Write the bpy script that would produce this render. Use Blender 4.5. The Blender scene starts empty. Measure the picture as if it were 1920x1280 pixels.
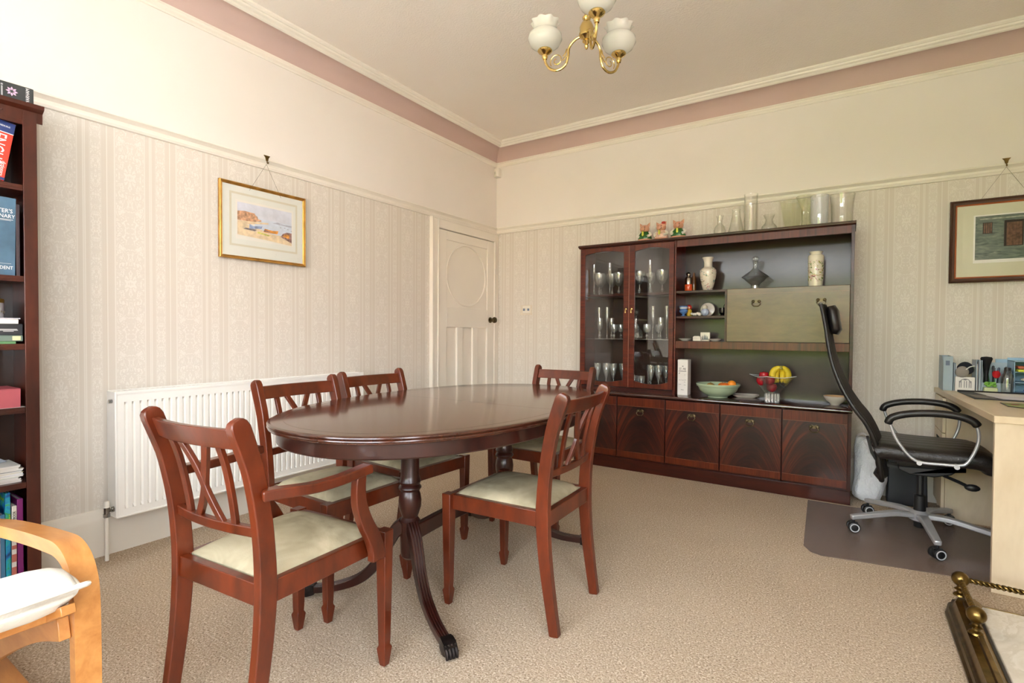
import bpy, bmesh, math, random
from mathutils import Vector, Matrix, noise as mnoise
R = math.radians
PI = math.pi
sc = bpy.context.scene
COL = sc.collection
rnd = random.Random(7)

# ------------------------------------------------------------------ camera
cam_d = bpy.data.cameras.new('camera')
cam_d.sensor_fit = 'HORIZONTAL'
cam_d.sensor_width = 36.0
cam_d.lens = 36.0 * 969.4 / 1920.0
cam_d.clip_start = 0.05
cam_d.clip_end = 200
cam = bpy.data.objects.new('camera', cam_d)
COL.objects.link(cam)
_p, _y, _r = R(1.103), R(33.182), 0.0063
F = Vector((-math.sin(_y) * math.cos(_p), math.cos(_y) * math.cos(_p), -math.sin(_p)))
RR = Vector((math.cos(_y), math.sin(_y), 0))
UU = RR.cross(F)
R2 = RR * math.cos(_r) + UU * math.sin(_r)
U2 = UU * math.cos(_r) - RR * math.sin(_r)
m = Matrix((R2, U2, -F)).transposed().to_4x4()
m.translation = Vector((0, 0, 1.078))
cam.matrix_world = m
sc.camera = cam

# ------------------------------------------------------------------ world, daylight, exposure
SKY = 9.0
w = bpy.data.worlds.new('sky')
sc.world = w
w.use_nodes = True
nt = w.node_tree
nt.nodes.clear()
wo = nt.nodes.new('ShaderNodeOutputWorld')
bg = nt.nodes.new('ShaderNodeBackground')
tc = nt.nodes.new('ShaderNodeTexCoord')
sx = nt.nodes.new('ShaderNodeSeparateXYZ')
rp = nt.nodes.new('ShaderNodeValToRGB')
nt.links.new(tc.outputs['Generated'], sx.inputs[0])
nt.links.new(sx.outputs['Z'], rp.inputs[0])
rp.color_ramp.elements[0].position = 0.0
rp.color_ramp.elements[0].color = (0.95, 0.965, 1.0, 1)
rp.color_ramp.elements[1].position = 0.8
rp.color_ramp.elements[1].color = (0.74, 0.84, 1.0, 1)
nt.links.new(rp.outputs[0], bg.inputs[0])
bg.inputs[1].default_value = SKY
nt.links.new(bg.outputs[0], wo.inputs[0])
sc.view_settings.view_transform = 'Standard'
sc.view_settings.look = 'None'
sc.view_settings.gamma = 1.0
sc.view_settings.use_curve_mapping = False
sc.view_settings.exposure = 1.0
cy = sc.cycles
cy.use_denoising = True
cy.max_bounces = 10
cy.diffuse_bounces = 8
cy.glossy_bounces = 5
cy.transmission_bounces = 6
cy.transparent_max_bounces = 40
cy.caustics_reflective = False
cy.caustics_refractive = False
cy.sample_clamp_indirect = 24

XL, XR, YB, YF, ZC = -2.975, 1.40, 4.252, -1.75, 2.89
WIN = (-2.30, 0.95, 0.62, 2.50)      # x0,x1,z0,z1 of the bay window behind the camera


def portal(name, loc, rot, sx_, sy_):
    l = bpy.data.lights.new(name, 'AREA')
    l.shape = 'RECTANGLE'
    l.size, l.size_y = sx_, sy_
    l.cycles.is_portal = True
    o = bpy.data.objects.new(name, l)
    o.location = loc
    o.rotation_euler = rot
    COL.objects.link(o)


portal('window_portal', ((WIN[0] + WIN[1]) / 2, YF - 0.11, (WIN[2] + WIN[3]) / 2), (R(90), 0, 0), WIN[1] - WIN[0], WIN[3] - WIN[2])
FILL_WIN = (-1.45, -0.05, 0.62, 2.45)     # y0,y1,z0,z1 of a side window added out of view for fill light
portal('fill_window_portal', (XR + 0.11, (FILL_WIN[0] + FILL_WIN[1]) / 2, (FILL_WIN[2] + FILL_WIN[3]) / 2), (0, R(90), 0), FILL_WIN[3] - FILL_WIN[2], FILL_WIN[1] - FILL_WIN[0])


sun_l = bpy.data.lights.new('sun', 'SUN')          # added for garden bounce; the sun stands behind the house, none enters the room
sun_l.energy = 36.0
sun_l.angle = R(1.0)
sun_l.color = (1.0, 0.97, 0.93)
sun_o = bpy.data.objects.new('sun', sun_l)
sun_o.rotation_euler = (R(-42), R(-18), 0)
COL.objects.link(sun_o)

# ------------------------------------------------------------------ material helpers
def srgb(r, g, b):
    f = lambda c: (c / 255 / 12.92) if c / 255 <= 0.04045 else ((c / 255 + 0.055) / 1.055) ** 2.4
    return (f(r), f(g), f(b), 1)


class NT:
    def __init__(s, name):
        s.m = bpy.data.materials.new(name)
        s.m.use_nodes = True
        s.t = s.m.node_tree
        s.t.nodes.clear()
        s.out = s.t.nodes.new('ShaderNodeOutputMaterial')

    def n(s, typ, **kw):
        nd = s.t.nodes.new('ShaderNode' + typ)
        for k, v in kw.items():
            if k.startswith('_'):
                setattr(nd, k[1:], v)
        for k, v in kw.items():
            if k.startswith('_'):
                continue
            key = int(k[1:]) if k[0] == 'i' and k[1:].isdigit() else k.replace('__', ' ')
            if isinstance(v, bpy.types.NodeSocket):
                s.t.links.new(v, nd.inputs[key])
            else:
                nd.inputs[key].default_value = v
        return nd

    def math(s, op, a, b=0.0, c=0.0):
        return s.n('Math', _operation=op, i0=a, i1=b, i2=c).outputs[0]

    def ramp(s, fac, stops, interp='LINEAR'):
        nd = s.n('ValToRGB', i0=fac)
        cr = nd.color_ramp
        cr.interpolation = interp
        while len(cr.elements) < len(stops):
            cr.elements.new(0.5)
        for e, (p, c) in zip(cr.elements, stops):
            e.position = p
            e.color = c if len(c) == 4 else (*c, 1)
        return nd.outputs[0]

    def mix(s, fac, a, b):
        nd = s.n('Mix', _data_type='RGBA', i0=fac)
        for k, v in ((6, a), (7, b)):
            if isinstance(v, bpy.types.NodeSocket):
                s.t.links.new(v, nd.inputs[k])
            else:
                nd.inputs[k].default_value = v
        return nd.outputs[2]

    def obj(s, scale=(1, 1, 1), kind='Object'):
        t = s.n('TexCoord').outputs[kind]
        return s.n('Mapping', Vector=t, Scale=scale).outputs[0]

    def pos(s):
        return s.n('NewGeometry').outputs['Position']

    def noise(s, vec, scale=5, detail=3, rough=0.5, dist=0.0):
        nd = s.n('TexNoise', Vector=vec, Scale=scale, Detail=detail, Roughness=rough, Distortion=dist)
        return nd.outputs['Fac']

    def bump(s, h, strength=0.3, dist=0.01):
        return s.n('Bump', Height=h, Strength=strength, Distance=dist).outputs[0]

    def pbr(s, base, rough=0.5, metal=0.0, normal=None, coat=0.0, spec=0.5, coat_rough=0.08):
        nd = s.n('BsdfPrincipled', Metallic=metal, Roughness=rough)
        nd.inputs['Specular IOR Level'].default_value = spec
        nd.inputs['Coat Weight'].default_value = coat
        nd.inputs['Coat Roughness'].default_value = coat_rough
        if isinstance(base, bpy.types.NodeSocket):
            s.t.links.new(base, nd.inputs['Base Color'])
        else:
            nd.inputs['Base Color'].default_value = base
        if normal is not None:
            s.t.links.new(normal, nd.inputs['Normal'])
        s.t.links.new(nd.outputs[0], s.out.inputs[0])
        return s.m


def plain(name, rgb, rough=0.5, metal=0.0, coat=0.0, var=0.04, scale=9, bump=0.0, spec=0.5):
    t = NT(name)
    c = srgb(*rgb)
    v = t.noise(t.obj(), scale, 3)
    lo = tuple(max(0, x * (1 - var * 2)) for x in c[:3])
    hi = tuple(min(1, x * (1 + var * 2)) for x in c[:3])
    col = t.ramp(v, [(0.3, lo), (0.7, hi)])
    nm = t.bump(t.noise(t.obj(), scale * 12, 3), bump, 0.004) if bump else None
    return t.pbr(col, rough, metal, nm, coat, spec)


def wood(name, dark, light, scale=(3, 3, 30), rough=0.3, coat=0.3, amt=1.0, kind='Object', spec=0.5, coat_rough=0.08):
    """grain runs along the axis with the smallest scale"""
    t = NT(name)
    v = t.obj(scale, kind)
    a = t.noise(v, 1.0, 6, 0.6, 0.8)
    b = t.noise(v, 4.0, 3, 0.6)
    f = t.math('MULTIPLY_ADD', b, 0.35, t.math('MULTIPLY', a, 0.75))
    col = t.ramp(f, [(0.35, srgb(*dark)), (0.72, srgb(*light))])
    return t.pbr(col, rough, 0, t.bump(f, 0.05, 0.002), coat, spec, coat_rough)


def glassy(name, tint=(0.96, 0.98, 0.97), edge=None, ior=1.5, rough=0.02, base=0.05, haze=0.0, hazecol=(0.8, 0.85, 0.85, 1), boost=1.0):
    t = NT(name)
    tr = t.n('BsdfTransparent', Color=(*tint, 1))
    gl = t.n('BsdfGlossy', Color=(1, 1, 1, 1), Roughness=rough)
    lw = t.n('LayerWeight', Blend=0.5)
    if edge:
        ec = t.mix(t.math('POWER', lw.outputs['Facing'], 3.0), (*tint, 1), (*edge, 1))
        t.t.links.new(ec, tr.inputs['Color'])
    f = t.math('MULTIPLY_ADD', t.math('POWER', lw.outputs['Facing'], 3.6), 0.85 * boost, base + 0.02)
    f.node.use_clamp = True
    mx = t.n('MixShader', i0=f, i1=tr.outputs[0], i2=gl.outputs[0])
    last = mx
    if haze:
        df = t.n('BsdfDiffuse', Color=hazecol)
        last = t.n('MixShader', i0=haze, i1=mx.outputs[0], i2=df.outputs[0])
    t.t.links.new(last.outputs[0], t.out.inputs[0])
    return t.m


# ------------------------------------------------------------------ materials
M = {}
M['white'] = plain('white_gloss_paint', (234, 229, 218), 0.35, var=0.015, scale=3)
M['ceiling'] = None
t = NT('ceiling_textured_paper')
v = t.obj((1, 1, 1))
nz = t.noise(v, 90, 4, 0.6)
M['ceiling'] = t.pbr(t.ramp(t.noise(v, 1.2, 2), [(0.3, srgb(238, 230, 222)), (0.7, srgb(242, 235, 227))]), 0.9, 0, t.bump(nz, 0.5, 0.006), spec=0.15)
t = NT('cream_wall_paint')
v = t.obj((1, 1, 1))
M['frieze'] = t.pbr(t.ramp(t.noise(v, 2, 3), [(0.3, srgb(229, 224, 217)), (0.7, srgb(233, 228, 222))]), 0.85, 0, t.bump(t.noise(v, 60, 3), 0.15, 0.003), spec=0.2)
M['pink'] = plain('dusty_pink_paint', (202, 178, 170), 0.8, var=0.02, scale=2, spec=0.2)


def wallpaper(name, axis, phase):
    t = NT(name)
    sp = t.n('SeparateXYZ', i0=t.pos())
    u = sp.outputs[axis]
    z = sp.outputs['Z']
    per = 0.2722
    fr = t.math('FRACT', t.math('DIVIDE', t.math('SUBTRACT', u, phase), per))
    B = srgb(217, 211, 201)
    L = srgb(230, 226, 218)
    D = srgb(214, 207, 196)
    K = srgb(208, 199, 186)
    stops = [(0.0, L), (0.012, B), (0.455, B), (0.463, L), (0.475, D), (0.535, D), (0.545, L), (0.56, D), (0.57, L), (0.585, D), (0.625, D),
             (0.64, B), (0.805, B), (0.815, D), (0.86, D), (0.87, K), (0.88, L), (0.90, D), (0.985, D), (1.0, L)]
    stripe = t.ramp(fr, stops)

    def damask(centre, half, su, sv, freq):
        a = t.math('ABSOLUTE', t.math('SUBTRACT', fr, centre))
        vz = t.math('PINGPONG', z, 0.26)
        cv = t.n('CombineXYZ', X=t.math('MULTIPLY', a, su), Y=t.math('MULTIPLY', vz, sv), Z=0.0).outputs[0]
        nn = t.noise(cv, 1.0, 1.5, 0.5, 1.3)
        s_ = t.math('SINE', t.math('MULTIPLY', nn, freq))
        m_ = t.math('GREATER_THAN', s_, 0.40)
        inside = t.math('LESS_THAN', a, half)
        return t.math('MULTIPLY', m_, inside)
    d1 = damask(0.233, 0.215, 12, 36, 22)
    d2 = damask(0.723, 0.075, 20, 60, 20)
    dm = t.math('ADD', d1, d2)
    col = t.mix(t.math('MULTIPLY', dm, 0.55), stripe, srgb(235, 231, 223))
    rough = t.math('MULTIPLY_ADD', dm, -0.25, 0.7)
    nd = t.pbr(col, 0.6, 0, t.bump(dm, 0.12, 0.002), spec=0.3)
    t.t.links.new(rough, [n for n in t.t.nodes if n.type == 'BSDF_PRINCIPLED'][0].inputs['Roughness'])
    return nd


M['paper_l'] = wallpaper('striped_damask_wallpaper_side', 'Y', 0.773 - 0.2722 * 12)
M['paper_b'] = wallpaper('striped_damask_wallpaper_back', 'X', -2.489 - 0.2722 * 4)
# carpet
t = NT('beige_carpet')
v = t.obj()
n1 = t.noise(v, 150, 3, 0.75)
n2 = t.noise(v, 48, 4, 0.75)
n3 = t.noise(v, 1.3, 3)
c1 = t.ramp(n1, [(0.30, srgb(76, 57, 42)), (0.43, srgb(158, 137, 114)), (0.53, srgb(206, 188, 165)), (0.66, srgb(242, 231, 214))])
c2 = t.mix(t.ramp(n2, [(0.4, (0, 0, 0)), (0.62, (.75, .75, .75))]), c1, srgb(182, 162, 138))
c3 = t.mix(t.ramp(n3, [(0.35, (0, 0, 0)), (0.7, (0.25, 0.25, 0.25))]), c2, srgb(214, 198, 176))
hh = t.math('ADD', n1, n2)
M['carpet'] = t.pbr(c3, 1.0, 0, t.bump(hh, 0.6, 0.008), spec=0.05)

M['chair'] = wood('mahogany_chair', (58, 20, 7), (108, 42, 15), (9, 9, 3), 0.30, 0.25)
M['table'] = wood('mahogany_table_base', (30, 11, 8), (58, 22, 14), (9, 9, 3), 0.30, 0.2)
M['ttop'] = wood('mahogany_table_top', (48, 22, 13), (76, 38, 23), (24, 1.2, 5), 0.17, 0.5, coat_rough=0.10)
M['unit'] = wood('dark_mahogany_unit', (40, 13, 7), (70, 24, 11), (2.5, 8, 14), 0.32, 0.12, coat_rough=0.12, spec=0.35)
M['unit_band'] = wood('mahogany_crossbanding', (58, 20, 8), (106, 44, 19), (38, 6, 1.6), 0.32, 0.12, spec=0.35)
M['unit_stile'] = wood('mahogany_crossbanding_upright', (60, 19, 8), (106, 39, 17), (1.6, 6, 34), 0.32, 0.12, spec=0.35)
M['unit_panel'] = wood('satin_mahogany_panel', (78, 50, 28), (108, 74, 44), (3, 3, 9), 0.38, 0.5, coat_rough=0.14)
M['unit_back'] = wood('dark_back_panel', (40, 24, 17), (58, 36, 25), (3, 3, 6), 0.38, 0.45, coat_rough=0.13, spec=0.3)
M['ctop'] = wood('polished_counter', (40, 20, 16), (62, 32, 24), (2, 8, 8), 0.10, 0.8, coat_rough=0.04)
M['bookcase'] = wood('bookcase_mahogany', (46, 19, 12), (82, 36, 23), (8, 8, 2.0), 0.33, 0.12, spec=0.4)
M['beech'] = wood('birch_laminate', (164, 102, 44), (204, 144, 78), (2.0, 12, 12), 0.35, 0.2)
M['desk'] = wood('pale_maple_desk', (206, 187, 156), (228, 212, 184), (5, 5, 1.4), 0.4, 0.1)
M['desk_top'] = wood('pale_maple_desk_top', (200, 180, 146), (222, 205, 174), (5, 1.2, 5), 0.4, 0.1)
# crotch flame
t = NT('flame_crotch_mahogany')
sp = t.n('SeparateXYZ', i0=t.n('TexCoord').outputs['Object'])
x, z = sp.outputs['X'], sp.outputs['Z']
ax = t.math('ABSOLUTE', x)
s1 = t.math('MULTIPLY_ADD', t.math('POWER', ax, 2.0), 8.0, z)           # arched streamlines
cv = t.n('CombineXYZ', X=t.math('MULTIPLY', s1, 13.0), Y=t.math('MULTIPLY', x, 3.0), Z=0.0).outputs[0]
a = t.noise(cv, 1.0, 4, 0.6, 0.4)
cv2 = t.n('CombineXYZ', X=t.math('MULTIPLY', s1, 42.0), Y=t.math('MULTIPLY', x, 7.0), Z=2.0).outputs[0]
b = t.noise(cv2, 1.0, 4, 0.6, 0.4)
side = t.math('MULTIPLY', ax, 2.4)
f = t.math('MULTIPLY_ADD', b, 0.5, t.math('MULTIPLY_ADD', a, 0.45, t.math('MULTIPLY', side, 0.35)))
col = t.ramp(f, [(0.44, srgb(30, 13, 11)), (0.58, srgb(54, 21, 14)), (0.72, srgb(98, 38, 19)), (0.88, srgb(132, 60, 30))])
M['flame'] = t.pbr(col, 0.28, 0, None, 0.18)

t = NT('sage_velour_seat')
v = t.obj()
nn = t.noise(v, 5, 4, 0.6, 0.6)
col = t.ramp(nn, [(0.32, srgb(134, 126, 102)), (0.5, srgb(168, 158, 131)), (0.68, srgb(192, 181, 153))])
M['velour'] = t.pbr(col, 0.95, 0, t.bump(t.noise(v, 300, 2), 0.2, 0.002), spec=0.1)
M['rad'] = plain('radiator_enamel', (240, 239, 234), 0.3, var=0.01)
M['pipe'] = plain('white_pipe_paint', (232, 228, 218), 0.35, var=0.02)
M['chrome'] = plain('tarnished_chrome', (150, 150, 148), 0.25, 1.0, var=0.1)
M['brass'] = plain('polished_brass', (214, 186, 118), 0.18, 1.0, var=0.05)
M['aged'] = plain('aged_brass', (124, 102, 58), 0.28, 1.0, var=0.15, scale=30)
M['darkbrass'] = plain('dark_antique_brass', (98, 86, 64), 0.4, 1.0, var=0.2, scale=40)
M['paw'] = plain('blackened_brass_paw', (46, 40, 38), 0.35, 0.8, var=0.2, scale=40)
M['gold'] = plain('gilt_frame', (196, 148, 74), 0.35, 0.7, var=0.12, scale=20)
M['leather'] = plain('black_leather', (24, 21, 20), 0.36, var=0.1, scale=12, bump=0.15)
M['blackp'] = plain('black_plastic', (22, 22, 23), 0.45, var=0.05)
M['bmesh'] = plain('black_mesh_fabric', (34, 28, 25), 0.75, var=0.08, scale=60, bump=0.2)
M['silver'] = plain('silver_painted_metal', (188, 190, 194), 0.35, 0.55, var=0.03)
M['rim'] = plain('grey_caster_rim', (190, 192, 196), 0.4, var=0.02)
M['opal'] = None
t = NT('opal_glass_shade')
df = t.n('BsdfDiffuse', Color=srgb(240, 240, 234))
tl = t.n('BsdfTranslucent', Color=srgb(244, 244, 238))
gl = t.n('BsdfGlossy', Color=(1, 1, 1, 1), Roughness=0.12)
m1 = t.n('MixShader', i0=0.5, i1=df.outputs[0], i2=tl.outputs[0])
m2 = t.n('MixShader', i0=t.math('MULTIPLY_ADD', t.math('POWER', t.n('LayerWeight', Blend=0.5).outputs['Facing'], 4.0), 0.6, 0.03), i1=m1.outputs[0], i2=gl.outputs[0])
t.t.links.new(m2.outputs[0], t.out.inputs[0])
M['opal'] = t.m
M['glass'] = glassy('thin_clear_glass', (0.985, 0.99, 0.985), (.6, .62, .62), base=0.09, boost=1.2, haze=0.03)
M['crystal'] = glassy('cut_crystal', (0.96, 0.975, 0.975), (.55, .58, .6), base=0.12, boost=1.1, rough=0.10, haze=0.06)
M['vaseglass'] = glassy('vase_glass', (0.985, 0.985, 0.975), (.50, .50, .42), base=0.03, boost=0.9, haze=0.015, hazecol=(0.85, 0.86, 0.78, 1))
M['greenglass'] = glassy('greenish_vase_glass', (0.98, 0.985, 0.94), (.38, .42, .22), base=0.03, boost=0.9, haze=0.015, hazecol=(0.75, 0.8, 0.6, 1))
M['whiteglass'] = glassy('frosted_bright_glass', (0.97, 0.98, 0.99), (.4, .45, .5), base=0.06, boost=1.0, haze=0.20, hazecol=(0.88, 0.92, 0.96, 1))
M['darkglass'] = glassy('darkened_clear_glass', (0.88, 0.88, 0.86), (.25, .24, .22), base=0.09, boost=1.0)  # clear glass; its dark reflections are put into the tint
M['pane'] = glassy('cabinet_pane_glass', (0.93, 0.93, 0.92), base=0.015, boost=1.2, rough=0.0)
M['picglass'] = glassy('picture_glass', (1, 1, 1), base=0.0, boost=0.45, rough=0.0)
M['wpane'] = glassy('window_pane_glass', (0.97, 0.98, 0.98), base=0.0, boost=0.9, rough=0.0)
M['hole'] = plain('dark_slot', (14, 12, 12), 0.8, var=0.02)
M['paper'] = plain('white_paper', (228, 226, 222), 0.7, var=0.03)
M['print'] = plain('black_print', (44, 44, 46), 0.6, var=0.02)
M['wprint'] = plain('white_print', (236, 236, 236), 0.6, var=0.01)
M['grass'] = plain('lawn_green', (128, 130, 88), 0.9, var=0.2, scale=4)
M['hedge'] = plain('hedge_green', (92, 106, 42), 0.9, var=0.3, scale=5)


def C(name, rgb, rough=0.5, **k):
    key = 'c_' + name
    if key not in M:
        M[key] = plain(name, rgb, rough, **k)
    return M[key]


# ------------------------------------------------------------------ mesh helpers
class MB:
    def __init__(s):
        s.v, s.f, s.mi = [], [], []
        s.cur = 0

    def add(s, verts, faces, mi=None):
        o = len(s.v)
        s.v += [tuple(p) for p in verts]
        s.f += [tuple(i + o for i in f) for f in faces]
        s.mi += [s.cur if mi is None else mi] * len(faces)
        return s

    def box(s, x0, x1, y0, y1, z0, z1, mi=None):
        V = [(x0, y0, z0), (x1, y0, z0), (x1, y1, z0), (x0, y1, z0), (x0, y0, z1), (x1, y0, z1), (x1, y1, z1), (x0, y1, z1)]
        return s.add(V, [(3, 2, 1, 0), (4, 5, 6, 7), (0, 1, 5, 4), (1, 2, 6, 5), (2, 3, 7, 6), (3, 0, 4, 7)], mi)

    def lathe(s, prof, c=(0, 0, 0), seg=24, axis='Z', cap=True, sx=1.0, sy=1.0, wave=None, mi=None):
        V, Fc = [], []
        n = len(prof)
        for i, (r, h) in enumerate(prof):
            for k in range(seg):
                a = 2 * PI * k / seg
                rr = r * (1 + (wave(i, a) if wave else 0))
                x, y = rr * math.cos(a) * sx, rr * math.sin(a) * sy
                p = {'Z': (x, y, h), 'X': (h, x, y), 'Y': (y, h, x)}[axis]
                V.append((p[0] + c[0], p[1] + c[1], p[2] + c[2]))
        for i in range(n - 1):
            for k in range(seg):
                k2 = (k + 1) % seg
                Fc.append((i * seg + k, i * seg + k2, (i + 1) * seg + k2, (i + 1) * seg + k))
        if cap:
            if prof[0][0] > 1e-6:
                Fc.append(tuple(reversed(range(seg))))
            if prof[-1][0] > 1e-6:
                Fc.append(tuple((n - 1) * seg + k for k in range(seg)))
        return s.add(V, Fc, mi)

    def sweep(s, path, sect, side=(1, 0, 0), cap=True, closed=False, mi=None):
        """sect: list of (a,b) polygon, or function(i)->list; a along side, b along normal"""
        P = [Vector(p) for p in path]
        sd = Vector(side).normalized()
        V, Fc = [], []
        n = len(P)
        ns = None
        for i in range(n):
            if closed:
                tg = P[(i + 1) % n] - P[i - 1]
            else:
                tg = P[min(i + 1, n - 1)] - P[max(i - 1, 0)]
            tg.normalize()
            s2 = sd - tg * sd.dot(tg)
            s2.normalize()
            nm = tg.cross(s2)
            ss = sect(i) if callable(sect) else sect
            ns = len(ss)
            for a_, b_ in ss:
                V.append(P[i] + s2 * a_ + nm * b_)
        for i in range(n if closed else n - 1):
            j = (i + 1) % n
            for k in range(ns):
                k2 = (k + 1) % ns
                Fc.append((i * ns + k, i * ns + k2, j * ns + k2, j * ns + k))
        if cap and not closed:
            Fc.append(tuple(reversed(range(ns))))
            Fc.append(tuple((n - 1) * ns + k for k in range(ns)))
        return s.add(V, Fc, mi)

    def tube(s, path, r, seg=10, side=(0.123, 0.2, 1), closed=False, mi=None):
        P = [Vector(p) for p in path]
        n = len(P)
        rad = r if callable(r) else (lambda i: r)
        V, Fc = [], []
        up = None
        for i in range(n):
            tg = (P[(i + 1) % n] - P[i - 1]) if closed else (P[min(i + 1, n - 1)] - P[max(i - 1, 0)])
            tg.normalize()
            if up is None:
                a = Vector(side)
                up = (a - tg * a.dot(tg)).normalized()
            else:
                up = (up - tg * up.dot(tg)).normalized()
            bn = tg.cross(up)
            for k in range(seg):
                a = 2 * PI * k / seg
                V.append(P[i] + (up * math.cos(a) + bn * math.sin(a)) * rad(i))
        for i in range(n if closed else n - 1):
            j = (i + 1) % n
            for k in range(seg):
                k2 = (k + 1) % seg
                Fc.append((i * seg + k, i * seg + k2, j * seg + k2, j * seg + k))
        if not closed:
            Fc.append(tuple(reversed(range(seg))))
            Fc.append(tuple((n - 1) * seg + k for k in range(seg)))
        return s.add(V, Fc, mi)

    def prism(s, poly, a0, a1, axis='Y', mi=None):
        """poly of 2D points in the plane normal to axis; X:(y,z) Y:(x,z) Z:(x,y)"""
        n = len(poly)
        mk = {'X': lambda p, h: (h, p[0], p[1]), 'Y': lambda p, h: (p[0], h, p[1]), 'Z': lambda p, h: (p[0], p[1], h)}[axis]
        V = [mk(p, a0) for p in poly] + [mk(p, a1) for p in poly]
        Fc = [tuple(range(n)), tuple(range(2 * n - 1, n - 1, -1))]
        for i in range(n):
            j = (i + 1) % n
            Fc.append((i, i + n, j + n, j))
        return s.add(V, Fc, mi)

    def sphere(s, c, r, seg=14, sc_=(1, 1, 1), mi=None):
        n = max(6, seg // 2)
        prof = [(r * math.sin(PI * i / n), -r * math.cos(PI * i / n)) for i in range(n + 1)]
        o = len(s.v)
        s.lathe([(max(p[0], 1e-5), p[1]) for p in prof], (0, 0, 0), seg, cap=False, mi=mi)
        for i in range(o, len(s.v)):
            p = s.v[i]
            s.v[i] = (p[0] * sc_[0] + c[0], p[1] * sc_[1] + c[1], p[2] * sc_[2] + c[2])
        return s

    def move(s, mat, start=0):
        for i in range(start, len(s.v)):
            s.v[i] = tuple(mat @ Vector(s.v[i]))
        return s


def obj(name, mb, mats, parent=None, smooth=35, bevel=0.0, loc=None, bseg=2):
    me = bpy.data.meshes.new(name)
    me.from_pydata(mb.v, [], mb.f)
    if not isinstance(mats, (list, tuple)):
        mats = [mats]
    for m_ in mats:
        me.materials.append(m_)
    if len(mats) > 1:
        me.polygons.foreach_set('material_index', mb.mi)
    bm = bmesh.new()
    bm.from_mesh(me)
    bmesh.ops.remove_doubles(bm, verts=bm.verts, dist=1e-6)
    bmesh.ops.recalc_face_normals(bm, faces=bm.faces)
    bm.to_mesh(me)
    bm.free()
    if smooth:
        me.polygons.foreach_set('use_smooth', [True] * len(me.polygons))
        me.set_sharp_from_angle(angle=R(smooth))
    o = bpy.data.objects.new(name, me)
    if parent is not None:
        o.parent = parent
    if loc:
        o.location = loc
    COL.objects.link(o)
    if bevel:
        b_ = o.modifiers.new('bevel', 'BEVEL')
        b_.width = bevel
        b_.segments = bseg
        b_.limit_method = 'ANGLE'
        b_.angle_limit = R(40)
    return o


def objs(name, mb, mats, parent=None, **kw):
    """the same as obj() but every loose piece becomes an object of its own"""
    par = list(range(len(mb.v)))

    def find(a):
        while par[a] != a:
            par[a] = par[par[a]]
            a = par[a]
        return a
    for f_ in mb.f:
        r0 = find(f_[0])
        for q in f_[1:]:
            par[find(q)] = r0
    comp = {}
    for k, f_ in enumerate(mb.f):
        comp.setdefault(find(f_[0]), []).append(k)
    out = []
    for fs_ in comp.values():
        idx = {}
        b_ = MB()
        for k in fs_:
            for q in mb.f[k]:
                if q not in idx:
                    idx[q] = len(idx)
        b_.v = [mb.v[q] for q in idx]
        b_.f = [tuple(idx[q] for q in mb.f[k]) for k in fs_]
        b_.mi = [mb.mi[k] for k in fs_]
        out.append(obj(name, b_, mats, parent, **kw))
    return out


def thing(name, label, cat, loc=(0, 0, 0), rz=0.0, group=None):
    o = bpy.data.objects.new(name, None)
    o.empty_display_size = 0.1
    o.location = loc
    o.rotation_euler = (0, 0, rz)
    COL.objects.link(o)
    o['label'] = label
    o['category'] = cat
    if group:
        o['group'] = group
    return o


def tag(o, label, cat, group=None):
    o['label'] = label
    o['category'] = cat
    if group:
        o['group'] = group
    return o


def struct(o):
    o['kind'] = 'structure'
    return o


def dup(root, loc=None, rz=None, label=None, group=None):
    r = root.copy()
    COL.objects.link(r)
    if loc is not None:
        r.location = loc
    if rz is not None:
        r.rotation_euler = (0, 0, rz)
    if label:
        r['label'] = label
    if group:
        r['group'] = group
    for ch in list(root.children):
        c = ch.copy()
        COL.objects.link(c)
        c.parent = r
        for g in list(ch.children):
            d = g.copy()
            COL.objects.link(d)
            d.parent = c
    return r


def text_mesh(name, body, size, mat, parent, matrix, extrude=0.0004, align='CENTER', xs=1.0):
    cu = bpy.data.curves.new(name, 'FONT')
    cu.body = body
    cu.size = size
    cu.extrude = extrude
    cu.align_x = align
    cu.align_y = 'CENTER'
    cu.resolution_u = 2
    to = bpy.data.objects.new(name + '_tmp', cu)
    COL.objects.link(to)
    dg = bpy.context.evaluated_depsgraph_get()
    me = bpy.data.meshes.new_from_object(to.evaluated_get(dg))
    bpy.data.objects.remove(to)
    bpy.data.curves.remove(cu)
    me.transform(matrix @ Matrix.Diagonal((xs, 1, 1, 1)))
    me.materials.clear()
    me.materials.append(mat)
    o = bpy.data.objects.new(name, me)
    o.parent = parent
    COL.objects.link(o)
    return o


def frame_m(origin, xdir, ydir):
    x_ = Vector(xdir).normalized()
    y_ = Vector(ydir).normalized()
    z_ = x_.cross(y_)
    mm = Matrix((x_, y_, z_)).transposed().to_4x4()
    mm.translation = Vector(origin)
    return mm


def smooth_path(pts, n=6):
    """catmull-rom through points (tuples of any length)"""
    out = []
    P = [pts[0]] + list(pts) + [pts[-1]]
    for i in range(1, len(P) - 2):
        for k in range(n):
            t_ = k / n
            q = []
            for d in range(len(pts[0])):
                a, b, c, e = P[i - 1][d], P[i][d], P[i + 1][d], P[i + 2][d]
                q.append(0.5 * (2 * b + (c - a) * t_ + (2 * a - 5 * b + 4 * c - e) * t_ ** 2 + (3 * b - a - 3 * c + e) * t_ ** 3))
            out.append(tuple(q))
    out.append(tuple(pts[-1]))
    return out


def rect(w_, h_):
    return [(-w_ / 2, -h_ / 2), (w_ / 2, -h_ / 2), (w_ / 2, h_ / 2), (-w_ / 2, h_ / 2)]


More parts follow.
